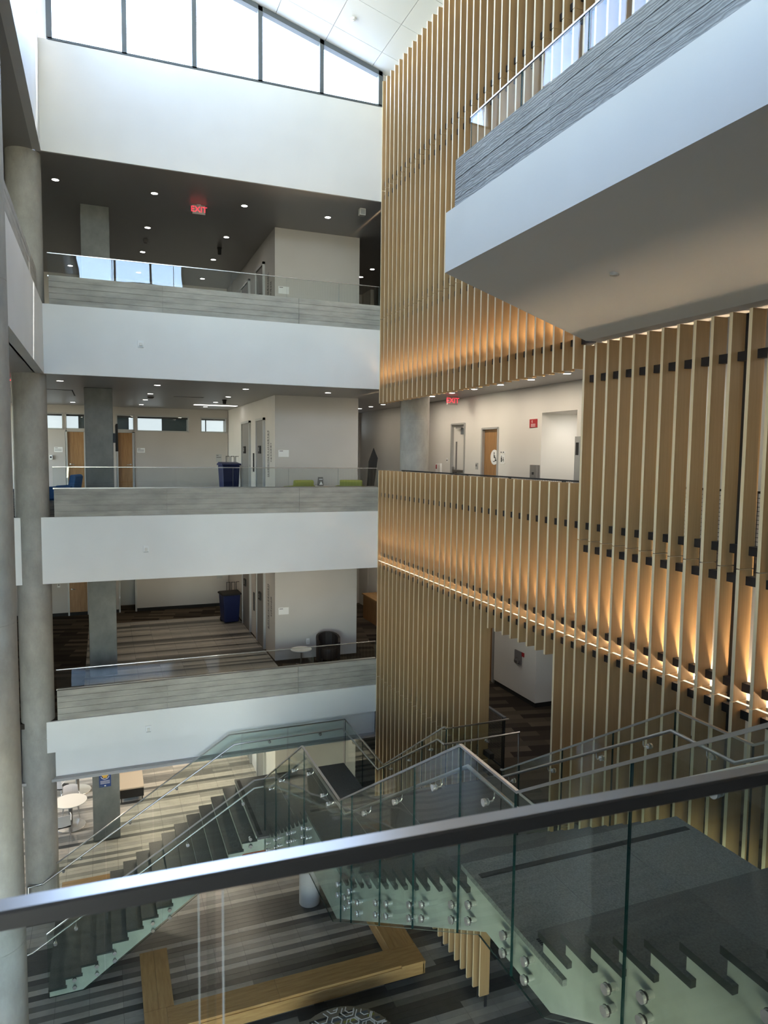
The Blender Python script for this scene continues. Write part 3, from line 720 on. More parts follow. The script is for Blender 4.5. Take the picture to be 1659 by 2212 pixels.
# ------------------------------------------------------------------ downlights (each carries its own lamp)
def downlight(x, y, z, label, power, group=None, col=(1., .90, .76), me={}):
    t = thing('downlight', (x, y, z), label, 'downlight', group)
    if not me:
        me['trim'] = MB().lathe([(.075, -.004), (.098, -.004), (.098, .004), (.075, .004), (.075, -.004)], (0, 0, 0), 24).mesh('trim', ['frame_metal'])
        me['lens'] = MB().lathe([(0, -.003), (.076, -.003), (.076, .003)], (0, 0, 0), 24).mesh('lens', ['lamp'])
    inst('trim', me['trim'], (x, y, z-.005), t); inst('lens', me['lens'], (x, y, z-.005), t)
    if power:
        l = bpy.data.lights.new('lamp', 'AREA'); l.shape = 'DISK'; l.size = .13; l.energy = power; l.color = col
        o = bpy.data.objects.new('lamp', l); o.location = (0, 0, -.02); o.parent = t; C.objects.link(o)
    return t
NTH = ['leftmost', 'second', 'third', 'rightmost']
for lev, z, P, rows in ((4, C4, 2.5, (18.71, 21.56, 24.18, 26.93)), (3, C3, 3.4, (18.62, 21.40, 23.9, 26.4)), (2, C2, 5.5, (18.7, 21.5, 24.1, 26.6))):
    nm = {4: 'top', 3: 'third', 2: 'second'}[lev]
    for r, y in enumerate(rows):
        for k, x in enumerate((-.90, 1.29, 3.47, 5.68)):
            if k == 3 and r > 0: continue
            if k == 0 and r not in (0, 3): continue
            if lev == 2 and k == 0: continue
            downlight(x, y, z, '%s floor ceiling downlight, %s row behind the white band, %s from the left' % (nm, ORD[r], ORD[k]), P,
                      col={2: (1., .80, .56), 3: (1., .84, .66), 4: (1., .93, .85)}[lev])
    for k, y in enumerate((22.05, 23.20, 24.35)):
        downlight(8.62, y, z, '%s floor downlight right of the elevator wall, %s from the front' % (nm, ORD[k]), P*.8, col=(1., .84, .66))
for k, y in enumerate((12.04, 13.32, 14.6, 15.86, 17.08, 18.3, 19.55)):
    downlight(8.63, y, C3, 'third floor corridor downlight behind the slats, %s from the near end of the opening' % ORD[k], 13, col=(1., .85, .68))
for k, y in enumerate((4.4, 6.9, 9.5)):
    downlight(8.63, y, C3, 'third floor corridor downlight behind the near slats, %s from the front' % ORD[k], 12, col=(1., .88, .74))
downlight(10.3, 13.6, 1.03, 'added downlight in the alcove ceiling, third floor corridor', 9, col=(1., .95, .88))  # unseen lamp, added to brighten the alcove
for k, (x, y) in enumerate(((8.4, 10.6), (8.4, 13.0), (8.4, 16.0), (8.4, 7.5), (8.4, 5.0))):
    downlight(x, y, C2, 'second floor corridor downlight, %s' % ['above the doorway', 'past the doorway', 'third past the doorway', 'behind the near slats', 'nearest behind the slats'][k], 8, col=(1., .88, .74))
for k, (x, y) in enumerate(((1.3, 19.3), (3.4, 19.3), (1.3, 22.5), (3.4, 22.5), (1.3, 25.6), (3.4, 25.6), (-1.6, 20.8), (-1.6, 24.0))):
    downlight(x, y, C1, 'ground floor ceiling downlight, %s pair from the front, %s one' % (ORD[k//2], 'left' if k % 2 == 0 else 'right'), 36, col=(1., .84, .64))
# linear light at the back of the third floor
t = thing('linear_light', (3.6, 25.2, C3), 'long white linear light in the third floor ceiling beside the elevators', 'light')
B(2.9, 4.4, 24.95, 25.35, C3-.02, C3-.002).build('housing', 'frame_metal', t); B(2.93, 4.37, 24.98, 25.32, C3-.028, C3-.018).build('diffuser', 'linear', t)

# ------------------------------------------------------------------ ceiling fittings and signs
def exit_sign(x, y, z, ax, label, lev):
    t = thing('exit_sign', (x, y, z), label, 'exit sign')
    if ax == 'y':
        B(x-.16, x+.16, y-.03, y+.03, z-.24, z-.01).build('housing', 'exit_body', t, bevel=.008); B(x-.05, x+.05, y-.04, y+.04, z-.012, z).build('canopy', 'paper', t)
        text('EXIT', .20, (x, y-.035, z-.125), FACE_Y, 'exit_red', t)
    return t
exit_sign(2.39, 19.13, C4, 'y', 'red lit EXIT sign under the top floor ceiling', 4)
t = exit_sign(9.13, 18.05, C3, 'y', 'red lit EXIT sign in the corridor behind the slats', 3)
exit_sign(-2.03, 18.43, C3, 'y', 'red EXIT sign half hidden at the left edge, third floor', 3)
def detector(x, y, z, label, m='black_matte', r=.075, h=.09):
    t = thing('smoke_detector', (x, y, z), label, 'detector')
    MB().lathe([(r*.9, 0), (r, -.02), (r*.8, -.035)], (x, y, z), 20).build('base', m, t, True)
    MB().lathe([(r*.8, -.035), (r*.7, -h), (0, -h-.01)], (x, y, z), 20).build('sensor_head', m, t, True)
detector(3.45, 22.74, C4, 'dark dome camera under the top floor ceiling', h=.20)
detector(1.30, 22.81, C4, 'flat round detector on the top floor ceiling', 'ink_grey')
detector(1.37, 22.62, C3, 'flat round detector on the third floor ceiling near the square column', 'ink_grey', .10, .05)
detector(3.56, 22.68, C3, 'dark dome camera under the third floor ceiling', h=.13)
t = thing('speaker_box', (6.3, 17.75, C4), 'small white box under the top floor ceiling by the slats', 'speaker')
B(6.22, 6.38, 17.68, 17.82, C4-.17, C4).build('housing', 'wall', t, bevel=.01); B(6.24, 6.36, 17.674, 17.68, C4-.15, C4-.02).build('grille', 'frame_metal', t)
t = thing('air_vent', (2.4, 22.03, C3), 'long slim air vent in the third floor ceiling', 'vent')
B(1.95, 2.85, 21.97, 22.09, C3-.012, C3).build('frame', 'frame_metal', t)
for k in range(3): B(1.98, 2.82, 21.985+k*.034, 21.997+k*.034, C3-.016, C3-.011).build('slat', 'joint', t)
# L-shaped joints in the third floor ceiling are access panels
t = thing('access_panel', (-1.9, 22.5, C3), 'flush access panel in the third floor ceiling left of the square column', 'panel')
B(-2.6, -.75, 21.3, 23.4, C3-.012, C3).build('panel', 'soffit', t); B(-2.63, -.72, 21.27, 23.43, C3-.004, C3+.001).build('frame', 'joint', t)

def strobe(x, z, label):
    t = thing('alarm_strobe', (x, D-.02, z), label, 'alarm')
    B(x-.065, x+.065, D-.035, D, z-.08, z+.08).build('housing', 'paper', t, bevel=.008)
    B(x-.03, x+.03, D-.052, D-.033, z-.045, z+.03).build('lens', 'wall', t, bevel=.006)
    B(x-.05, x+.05, D-.038, D-.034, z-.072, z-.055).build('grille', 'frame_metal', t)
strobe(.84, 2.41, 'small white alarm strobe on the band below the top floor')
strobe(.885, -2.20, 'small white alarm strobe on the band below the third floor')
strobe(.88, -6.43, 'small white alarm strobe on the band below the second floor')

# ------------------------------------------------------------------ back rooms: third floor wall with doors and transom windows
def back_wall(level, F, Cc, doors, windows, m='wall_back'):
    """wall at y=BACK built of pieces around its openings"""
    z1 = Cc; ops = sorted([(a, b, F, t) for a, b, t in doors]+[(a, b, s, t) for a, b, s, t in windows])
    edges = [-7.0]
    w = sthing('wall_back', (0, BACK, F))
    xs = sorted({-7.0, 4.55} | {v for o in ops for v in o[:2]})
    for a, b in zip(xs[:-1], xs[1:]):
        mid = (a+b)/2; hol = sorted([(o[2], o[3]) for o in ops if o[0] < mid < o[1]]); z = F
        for lo, hi in hol:
            if lo > z+.001: B(a, b, BACK, BACK+.15, z, lo).build('wall_panel', m, w)
            z = hi
        if z < z1: B(a, b, BACK, BACK+.15, z, z1).build('wall_panel', m, w)
    return w
DW = [(-1.215, -.57, F3+2.17), (.50, 1.09, F3+2.17)]
WN = [(-1.90, -1.31, .81, 1.37), (-1.215, -.57, .82, 1.37), (.50, 1.10, .82, 1.37), (1.21, 3.53+.55-1.0, .80, 1.36), (3.53, 4.50, .81, 1.35)]
WN[3] = (1.21, 3.07, .80, 1.36)
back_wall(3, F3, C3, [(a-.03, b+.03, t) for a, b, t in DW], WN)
B(-7, 4.55, BACK-.012, BACK, F3, F3+.10).build('baseboard_back', 'black_matte')['kind'] = 'structure'
def door_y(n, x0, x1, F, h, wood, hinge, y=BACK, handle=True):
    d = sthing('door_%d' % n, ((x0+x1)/2, y, F))
    B(x0, x1, y+.03, y+.08, F+.005, F+h).build('leaf', wood, d)
    for a in (x0, x1): B(a-.035, a+.035 if False else a+.02 if a == x0 else a+.035, y-.015, y+.12, F, F+h+.05).build('jamb', 'frame_metal', d)
    B(x0-.035, x1+.035, y-.015, y+.12, F+h, F+h+.05).build('head', 'frame_metal', d)
    if handle:
        hx = x0+.10 if hinge == 'r' else x1-.10; s = 1 if hinge == 'r' else -1
        MB().cyl((hx, y+.03, F+.98), (hx, y-.03, F+.98), .026, 12).tube([(hx, y-.03, F+.98), (hx+s*.13, y-.03, F+.97)], .011, 8).build('handle', 'steel', d, True)
    return d
door_y(1, -1.19, -.59, F3, 2.15, 'door_wood', 'r'); door_y(2, .52, 1.07, F3, 2.15, 'door_wood', 'l')
for n, (a, b, s, tp) in enumerate(WN):
    w = sthing('window_%d' % (8+n), ((a+b)/2, BACK, s))
    B(a, b, BACK+.05, BACK+.062, s, tp).build('pane', 'glass_win', w)
    for x in (a, b): B(x-.025, x+.025, BACK-.01, BACK+.10, s-.03, tp+.03).build('jamb', 'frame_metal', w)
    for z in (s, tp): B(a, b, BACK-.01, BACK+.10, z-.025, z+.025).build('rail', 'frame_metal', w)
    # the room beyond: its window daylight is put in as glowing panels
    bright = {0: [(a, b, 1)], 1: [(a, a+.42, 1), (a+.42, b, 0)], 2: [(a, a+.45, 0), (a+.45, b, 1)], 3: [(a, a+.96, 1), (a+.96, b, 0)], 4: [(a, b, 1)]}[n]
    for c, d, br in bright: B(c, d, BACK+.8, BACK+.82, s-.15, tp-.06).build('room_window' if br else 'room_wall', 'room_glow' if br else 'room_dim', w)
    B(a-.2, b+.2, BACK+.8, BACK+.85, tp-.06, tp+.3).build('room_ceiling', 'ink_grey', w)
    if n in (1, 3, 4):
        mx = {1: a+.42, 3: a+.96, 4: a+.28}[n]; B(mx-.02, mx+.02, BACK+.76, BACK+.80, s-.15, tp).build('mullion', 'frame_grey', w)
def plate(x, y, z, w, h, label, ax='y', lines=3, cat='sign', col='paper', tx='ink_grey'):
    t = thing('wall_sign', (x, y, z), label, cat)
    if ax == 'y':
        B(x-w/2, x+w/2, y-.012, y, z-h/2, z+h/2).build('plate', col, t)
        for k in range(lines):
            zz = z+h*.34-k*h*.26; B(x-w*.42, x-w*.42+w*(.35 if k == 0 else .8), y-.0145, y-.0118, zz-h*.045, zz+h*.045).build('print_line', tx, t)
    else:
        B(x-.012, x, y-w/2, y+w/2, z-h/2, z+h/2).build('plate', col, t)
        for k in range(lines):
            zz = z+h*.34-k*h*.26; B(x-.0145, x-.0118, y+w*.42-w*(.35 if k == 0 else .8), y+w*.42, zz-h*.045, zz+h*.045).build('print_line', tx, t)
    return t
plate(-1.47, BACK, .07, .28, .18, 'white room sign left of the left wooden door, third floor')
plate(1.34, BACK, .08, .28, .17, 'white room sign right of the right wooden door, third floor')
t = thing('card_reader', (-1.71, BACK, -.21), 'small white card reader left of the wooden doors, third floor', 'reader')
B(-1.76, -1.66, BACK-.05, BACK, -.29, -.13).build('housing', 'paper', t, bevel=.01); B(-1.75, -1.70, BACK-.056, BACK-.049, -.24, -.17).build('lens', 'ink', t)
# second floor back wall
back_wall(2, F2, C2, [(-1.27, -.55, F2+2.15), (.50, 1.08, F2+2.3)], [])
door_y(3, -1.24, -.58, F2, 2.13, 'door_wood', 'r')
B(-7, .48, BACK-.012, BACK, F2, F2+.12).build('baseboard_back', 'black_matte')['kind'] = 'structure'
B(1.10, 4.55, BACK-.012, BACK, F2, F2+.12).build('baseboard_back', 'black_matte')['kind'] = 'structure'
d = sthing('door_4', (.79, BACK, F2))
for x in (.50, 1.08): B(x-.03, x+.03, BACK-.02, BACK+.12, F2, F2+2.33).build('jamb', 'frame_metal', d)
B(.50, 1.08, BACK+1.4, BACK+1.42, F2, F2+2.3).build('dark_room_wall', 'room_dim', d)
B(.86, .98, BACK+1.36, BACK+1.39, F2+1.15, F2+2.2).build('room_window', 'room_glow', d)
B(.913, .927, BACK+1.34, BACK+1.36, F2+1.15, F2+2.2).build('mullion', 'ink', d)
t = thing('thermostat', (-1.57, BACK, -4.86), 'small white wall control left of the wooden door, second floor', 'thermostat')
B(-1.62, -1.52, BACK-.03, BACK, -4.93, -4.80).build('housing', 'paper', t, bevel=.008); B(-1.60, -1.54, BACK-.034, BACK-.029, -4.86, -4.82).build('screen', 'ink_grey', t)
# top floor and ground floor back walls
struct(B(-7, 4.55, BACK, BACK+.15, F4, C4), 'wall_back', 'wall')
struct(B(-7, 4.55, BACK, BACK+.15, F1, C1), 'wall_back', 'wall')

# ------------------------------------------------------------------ elevator side: doors, floor numbers, wall lettering
def elevator(y0, y1, F, h, lev, num, which):
    t = thing('elevator_entrance', (4.55, (y0+y1)/2, F), 'steel elevator entrance, %s floor, the %s one' % (LEV[lev], which), 'elevator')
    B(4.535, 4.569, y0+.06, y1-.06, F, F+h).build('door', 'metal_door', t)
    for y in (y0, y1-.07): B(4.50, 4.569, y, y+.07, F, F+h+.07).build('jamb', 'frame_metal', t)
    B(4.50, 4.569, y0, y1, F+h, F+h+.07).build('header', 'frame_metal', t)
    return t
for lev, F in ((1, F1), (2, F2), (3, F3), (4, F4)):
    for k, (a, b) in enumerate(((21.40, 22.58), (23.65, 25.1))):
        elevator(a, b, F, 2.45, lev, str(lev), ('near', 'far')[k])
    if lev == 1: continue
    for k, y in enumerate((21.98, 24.5)):
        t = thing('floor_number', (4.50, y, F+1.56), 'black floor number plate on the %s elevator, %s floor' % (('near', 'far')[k], LEV[lev]), 'sign')
        B(4.485, 4.5345, y-.13, y+.13, F+1.44, F+1.68).build('plate', 'ink', t); text(str(lev), .16, (4.483, y, F+1.56), FACE_X, 'paper', t)
    t = thing('call_panel', (4.55, 23.15, F+1.15), 'dark elevator call panel between the elevators, %s floor' % LEV[lev], 'panel')
    B(4.545, 4.57, 23.08, 23.22, F+.85, F+1.45).build('plate', 'steel' if lev == 4 else 'ink', t)
    for k in range(2): MB().cyl((4.546, 23.15, F+1.05+k*.12), (4.535, 23.15, F+1.05+k*.12), .025, 12).build('button', 'steel_bright', t)
    t = thing('wall_lettering', (4.55, 20.85, F+1.4), 'tall dark vertical lettering on the elevator side wall, %s floor' % LEV[lev], 'lettering')
    rng = random.Random(lev)
    for col, (y, za, zb) in enumerate(((21.02, F+.75, F+2.1), (20.62, F+1.2, F+1.75))):
        z = za
        while z < zb:
            h = rng.uniform(.03, .10); B(4.565, 4.569, y-rng.uniform(.04, .09), y+rng.uniform(.03, .07), z, z+h*.7).build('glyph', 'ink_grey', t); z += h
    for y in (20.86, 20.88): B(4.565, 4.569, y, y+.008, F+.75, F+2.1).build('rule', 'ink_grey', t)
    plate(4.82, 20.1, F+1.45, .30, .20, 'small white room sign on the front of the elevator wall, %s floor' % LEV[lev], lines=1)
t = thing('wall_outlet', (5.55, 20.1, F2+.5), 'white wall outlet behind the dark armchair, second floor', 'outlet')
B(5.50, 5.60, 20.085, 20.1, F2+.40, F2+.58).build('plate', 'paper', t, bevel=.004); B(5.53, 5.57, 20.082, 20.086, F2+.44, F2+.54).build('socket', 'wall', t)

# ------------------------------------------------------------------ third floor corridor wall behind the slats (x = 9.6)
def side_wall(n, F, Cc, x, ops, y0, y1):
    w = sthing('wall_right', (x, (y0+y1)/2, F)); ys = sorted({y0, y1} | {v for o in ops for v in o[:2]})
    for a, b in zip(ys[:-1], ys[1:]):
        z = F
        for o in ops:
            if o[0] < (a+b)/2 < o[1]: z = o[2]
        B(x, x+.15, a, b, z, Cc).build('wall_panel', 'wall', w)
side_wall(3, F3, C3, 9.6, [(20.6, 21.83, .72), (18.15, 18.98, .90), (16.30, 17.14, .72), (12.98, 14.32, 1.03)], 1, 26)
def door_x(n, y0, y1, F, top, leafm, extra=None):
    d = sthing('door_%d' % n, (9.6, (y0+y1)/2, F))
    B(9.66, 9.71, y0, y1, F+.005, top).build('leaf', leafm, d)
    for y in (y0, y1): B(9.585, 9.75, y-.035, y+.035, F, top+.04).build('jamb', 'frame_metal', d)
    B(9.585, 9.75, y0, y1, top, top+.05).build('head', 'frame_metal', d)
    return d
d = door_x(5, 20.6, 21.83, F3, .72, 'metal_door'); B(9.655, 9.662, 21.205, 21.215, F3, .72).build('meeting_edge', 'joint', d)
B(9.652, 9.659, 20.75, 20.95, -.02, .12).build('notice', 'paper', d); B(9.650, 9.653, 20.76, 20.94, .08, .115).build('notice_header', 'ink', d)
d = door_x(6, 18.15, 18.98, F3, .90, 'wall')
B(9.652, 9.662, 18.72, 18.80, -.55, .42).build('vision_strip', 'ink_grey', d); B(9.60, 9.66, 18.22, 18.92, -.47, -.40).build('push_bar', 'steel', d)
B(9.61, 9.66, 18.88, 18.97, -.52, -.32).build('bar_housing', 'steel', d); B(9.60, 9.66, 18.18, 18.40, .62, .80).build('closer', 'frame_grey', d); B(9.56, 9.60, 18.3, 18.66, .80, .83).build('closer_arm', 'ink_grey', d)
d = door_x(7, 16.30, 17.14, F3, .72, 'door_wood')
yc, zc = 16.56, -.02
MB().cyl((9.662, yc, zc), (9.652, yc, zc), .20, 32).build('emblem_disc', 'paper', d)
s = MB().cyl((9.652, yc+.01, zc+.11), (9.648, yc+.01, zc+.11), .022, 12)      # wheelchair figure
s.tube([(9.648, yc+.01, zc+.08), (9.648, yc+.005, zc-.01), (9.648, yc-.06, zc-.015), (9.648, yc-.085, zc-.09), (9.648, yc-.115, zc-.08)], .011, 6)
s.tube([(9.648, yc+.01, zc+.04), (9.648, yc-.045, zc+.04)], .009, 6)
s.tube([(9.648, yc+.01+.07*math.cos(a), zc-.045+.07*math.sin(a)) for a in [math.radians(100+k*26) for k in range(9)]], .009, 6)
s.build('wheelchair_symbol', 'ink', d)
t = thing('restroom_sign', (9.59, 16.04, -.08), 'white restroom sign with two small figures right of the wooden restroom door', 'sign')
B(9.585, 9.6, 15.93, 16.13, -.18, .06).build('plate', 'paper', t)
B(9.585, 9.6, 15.93, 16.13, .09, .14).build('header_strip', 'paper', t)
for k, y in enumerate((16.10, 15.99)): B(9.582, 9.586, y-.03, y+.03, .10, .125).build('print_line', 'ink', t)
s = MB().cyl((9.583, 16.08, .005), (9.579, 16.08, .005), .017, 10).box(9.579, 9.583, 16.055, 16.105, -.14, -.02)
s.build('standing_figure', 'ink', t)
s = MB().cyl((9.583, 15.99, -.03), (9.579, 15.99, -.03), .013, 10).tube([(9.58, 15.99+.032*math.cos(a), -.105+.032*math.sin(a)) for a in [k*.7 for k in range(8)]], .005, 6).box(9.579, 9.583, 15.98, 16.0, -.10, -.045)
s.build('wheelchair_figure', 'ink', t)
t = thing('door_opener', (9.6, 17.38, -.27), 'small round door opener left of the wooden restroom door', 'button')
B(9.57, 9.6, 17.33, 17.43, -.36, -.18).build('plate', 'frame_metal', t); MB().cyl((9.571, 17.38, -.25), (9.56, 17.38, -.25), .033, 14).build('button', 'ink_grey', t)
t = thing('alarm_sign', (9.59, 14.66, .80), 'square dark red sign on the corridor wall left of the alcove', 'sign')
B(9.585, 9.6, 14.50, 14.82, .70, .90).build('plate', 'red', t)
s = MB().tube([(9.583, 14.66+.035, .87), (9.583, 14.66+.05, .845), (9.583, 14.66+.035, .815)], .008, 6); s.build('handset_symbol', 'paper', t)
for k in range(3): B(9.582, 9.586, 14.57, 14.75, .775-k*.025, .783-k*.025).build('print_line', 'paper', t)
t = thing('extinguisher_cabinet', (9.6, 19.76, -.6), 'white fire extinguisher cabinet low on the corridor wall', 'cabinet')
B(9.55, 9.6, 19.60, 19.93, F3+.5, -.23).build('body', 'paper', t); B(9.545, 9.552, 19.63, 19.74, F3+.55, -.28).build('door', 'wall', t); B(9.544, 9.551, 19.84, 19.90, -.40, -.27).build('print_line', 'red', t)
t = thing('wall_switch', (9.6, 19.22, -.13), 'small dark wall switch between the corridor doors', 'switch')
B(9.585, 9.6, 19.18, 19.26, -.19, -.07).build('plate', 'paper', t); B(9.58, 9.586, 19.20, 19.24, -.15, -.11).build('toggle', 'ink', t)
t = thing('drinking_fountain', (9.55, 14.5, F3+.5), 'steel bottle-filling fountain left of the alcove, third floor', 'fountain')
B(9.50, 9.6, 14.36, 14.62, F3+.9, -.19).build('back_panel', 'metal_door', t); B(9.20, 9.6, 14.34, 14.64, F3+.62, F3+.9).build('basin', 'steel', t, bevel=.02)
B(9.49, 9.502, 14.45, 14.52, -.42, -.36).build('nozzle', 'ink', t); B(9.585, 9.6, 14.64, 14.72, -.31, -.19).build('tag_plate', 'red', t)
# alcove
for a in ((9.75, 11.0, 14.32, 14.40, F3, 1.1), (10.9, 11.0, 12.9, 14.40, F3, 1.1), (9.75, 11.0, 12.88, 12.98, F3, 1.1), (9.75, 11.0, 12.88, 14.40, 1.03, 1.12)):
    struct(B(*a), 'wall_alcove', 'wall')
t = thing('notice_sheet', (10.88, 13.25, -.02), 'white notice with a red heading inside the alcove', 'sign')
B(10.885, 10.9, 13.12, 13.36, -.32, .10).build('sheet', 'paper', t); B(10.88, 10.886, 13.13, 13.35, -.02, .10).build('heading', 'red', t)
B(10.88, 10.886, 13.13, 13.33, -.31, -.22).build('footer', 'ink', t)
for k in range(4): B(10.88, 10.886, 13.15, 13.30, -.07-k*.035, -.058-k*.035).build('print_line', 'ink_grey', t)
t = thing('alcove_counter', (10.5, 13.4, F3), 'pale counter with an open book rest inside the alcove', 'counter')
B(10.3, 10.89, 12.99, 13.9, -.62, -.58).build('top', 'laminate', t); B(10.4, 10.89, 13.0, 13.9, F3, -.62).build('body', 'wall', t); B(10.4, 10.7, 13.05, 13.4, -.56, -.53).build('tray', 'ink_grey', t)
t = thing('paper_dispenser', (9.6, 12.8, .2), 'tall grey box at the right edge of the alcove', 'box')
B(9.50, 9.6, 12.72, 12.90, -.7, .45).build('body', 'frame_metal', t); B(9.495, 9.502, 12.76, 12.86, .05, .32).build('slot', 'ink', t)
# wire mesh guard along the slab edge behind the slats
def mesh_guard(F, y0, y1, x, label, posts):
    t = thing('mesh_guard', (x, (y0+y1)/2, F), label, 'railing')
    for y in posts: B(x-.02, x+.02, y-.03, y+.03, F, F+1.05).build('post', 'black', t)
    B(x-.03, x+.03, y0, y1, F+1.045, F+1.07).build('top_rail', 'frame_grey' if F == F2 else 'ink', t); B(x-.015, x+.015, y0, y1, F+.06, F+.09).build('bottom_rail', 'black', t)
    w = MB(); k = y0
    while k < y1: w.box(x-.003, x+.003, k-.003, k+.003, F+.09, F+1.045); k += .05
    z = F+.09
    while z < F+1.04: w.box(x-.003, x+.003, y0, y1, z-.003, z+.003); z += .05
    tag(w.build('wire_mesh', 'black', t), kind='stuff')
mesh_guard(F3, 3.0, 16.4, 6.95, 'black wire mesh guard behind the slats, third floor', [3.05+k*1.66 for k in range(9)])
mesh_guard(F2, 11.42, 16.9, 7.02, 'black wire mesh guard behind the slats left of the doorway, second floor', [11.46, 13.2, 15.0, 16.86])
mesh_guard(F2, 3.0, 9.25, 7.02, 'black wire mesh guard behind the slats right of the doorway, second floor', [3.05, 5.1, 7.2, 9.2])

# second floor corridor
struct(B(9.53, 11.8, 14.17, 16.12, F2+.12, C2), 'wall_right', 'wall'); struct(B(9.55, 11.8, 14.19, 16.1, F2, F2+.12), 'baseboard_right', 'black_matte')
struct(B(9.62, 11.8, 16.12, 26, F2, C2), 'wall_right', 'wall'); struct(B(11.8, 12.0, 1, 14.2, F2, C2), 'wall_right', 'wall')
t = thing('fountain_panel', (9.53, 14.94, F2+.9), 'dark water fountain panel on the white wall seen through the slat doorway', 'fountain')
B(9.50, 9.53, 14.79, 15.08, -5.13, -4.80).build('panel', 'ink_grey', t); B(9.44, 9.50, 14.86, 15.0, -5.09, -5.03).build('spout', 'steel', t); B(9.515, 9.53, 14.68, 14.78, -4.90, -4.80).build('tag_plate', 'red', t)
for k in range(3): MB().cyl((9.501, 14.88+k*.055, -4.98), (9.494, 14.88+k*.055, -4.98), .012, 8).build('button', 'steel_bright', t)
d = sthing('door_8', (9.6, 16.75, F2)); B(9.585, 9.62, 16.3, 17.3, F2, F2+2.1).build('leaf', 'door_wood', d); B(9.56, 9.62, 16.2, 16.3, F2, F2+2.15).build('jamb', 'frame_metal', d); B(9.56, 9.62, 16.3, 17.3, F2+2.1, F2+2.15).build('head', 'frame_metal', d)
plate(9.53, 15.8, F2+1.6, .22, .28, 'white restroom sign high on the white wall behind the hanging slats', 'x', 2, tx='ink')
t = thing('wall_phone', (10.2, 14.17, F2+.8), 'grey wall device on the shaded end of the white wall, second floor', 'device')
B(10.12, 10.28, 14.12, 14.17, F2+.7, F2+.95).build('body', 'frame_metal', t, bevel=.01); B(10.16, 10.24, 14.10, 14.125, F2+.76, F2+.84).build('keypad', 'ink_grey', t)
t = thing('wood_counter', (9.2, 23.7, F2), 'oak counter on the second floor right of the elevator wall', 'counter')
B(8.87, 9.6, 22.6, 24.49, F2, F2+.87).build('body', 'door_wood', t); B(8.83, 9.6, 22.55, 24.54, F2+.87, F2+.91).build('top', 'oak_y', t)
# right end walls of the far galleries
for F, Cc in ((F2, C2), (F3, C3), (F4, C4)):
    struct(B(7.07, 9.7, 27.0, 27.15, F, Cc), 'wall_back', 'wall'); struct(B(9.6, 9.75, 26, 27.15, F, Cc), 'wall_right', 'wall')
w = sthing('window_13', (8.9, 27.0, .8))
B(8.55, 9.45, 26.985, 27.0, .80, 1.36).build('pane', 'room_glow', w)
for z in (.80, 1.36): B(8.5, 9.5, 26.96, 27.0, z-.03, z+.03).build('rail', 'frame_metal', w)
for x in (8.53, 9.0, 9.47): B(x-.03, x+.03, 26.96, 27.0, .80, 1.36).build('mullion', 'frame_metal', w)
t = thing('tall_banner', (7.05, 18.4, F3), 'dark leaning display panel beside the round column, third floor', 'display')
MB().prism([(6.72, F3+.3), (6.90, F3+.3), (7.04, F3+1.35), (6.92, F3+1.62), (6.78, F3+1.25)], 'y', 18.36, 18.4).build('panel', 'black_matte', t)
B(6.74, 6.98, 18.34, 18.48, F3, F3+.04).build('base', 'black', t); B(6.80, 6.84, 18.37, 18.41, F3, F3+.4).build('stem', 'black', t)

# ------------------------------------------------------------------ loose furniture and equipment
def bin_(x, y, F, rz, label, lidm='blue', w=.62, d=.62, h=1.02):
    t = thing('recycling_bin', (x, y, F), label, 'bin', rz=rz)
    MB().add([(-w*.42, -d*.42, .05), (w*.42, -d*.42, .05), (w*.42, d*.42, .05), (-w*.42, d*.42, .05), (-w/2, -d/2, h), (w/2, -d/2, h), (w/2, d/2, h), (-w/2, d/2, h)],
             [(3, 2, 1, 0), (4, 5, 6, 7), (0, 1, 5, 4), (1, 2, 6, 5), (2, 3, 7, 6), (3, 0, 4, 7)]).build('body', 'blue', t, local=True, bevel=.03)
    MB().prism([(-d/2-.04, h), (d/2+.03, h), (d/2+.03, h+.05), (d*.2, h+.11), (-d/2-.04, h+.06)], 'x', -w/2-.03, w/2+.03).build('lid', lidm, t, local=True, bevel=.012)
    for s in (-1, 1): MB().cyl((s*w*.42, d*.40, .09), (s*w*.30, d*.40, .09), .09, 16).build('wheel', 'black_matte', t, local=True)
    MB().tube([(-w*.4, d/2+.02, h-.02), (-w*.4, d/2+.09, h+.02), (w*.4, d/2+.09, h+.02), (w*.4, d/2+.02, h-.02)], .014, 8).build('handle', 'black', t, local=True)
    return t
def bin_rack(x, y, F, label):
    t = thing('bin_frame', (x, y, F), label, 'stand')
    for k in range(3):
        xx = x+k*.17
        MB().tube([(xx-.06, y, F), (xx-.06, y, F+1.33), (xx+.06, y, F+1.33), (xx+.06, y, F)], .012, 6).build('hoop', 'black', t)
    B(x-.1, x+.45, y-.03, y+.03, F, F+.03).build('foot_bar', 'black', t)
for lev, F in ((2, F2), (3, F3)):
    bin_(4.12, 25.35, F, .12, 'blue recycling bin beside the elevators on the %s floor' % LEV[lev], 'blue' if lev == 3 else 'black_matte')
    bin_rack(4.18, 25.95, F, 'black hoop frame behind the blue bin on the %s floor' % LEV[lev])
    plate(4.2, 27.0 if False else BACK, F+1.25, .22, .30, 'grey notice on the wall behind the blue bin, %s floor' % LEV[lev], lines=2, col='frame_metal')

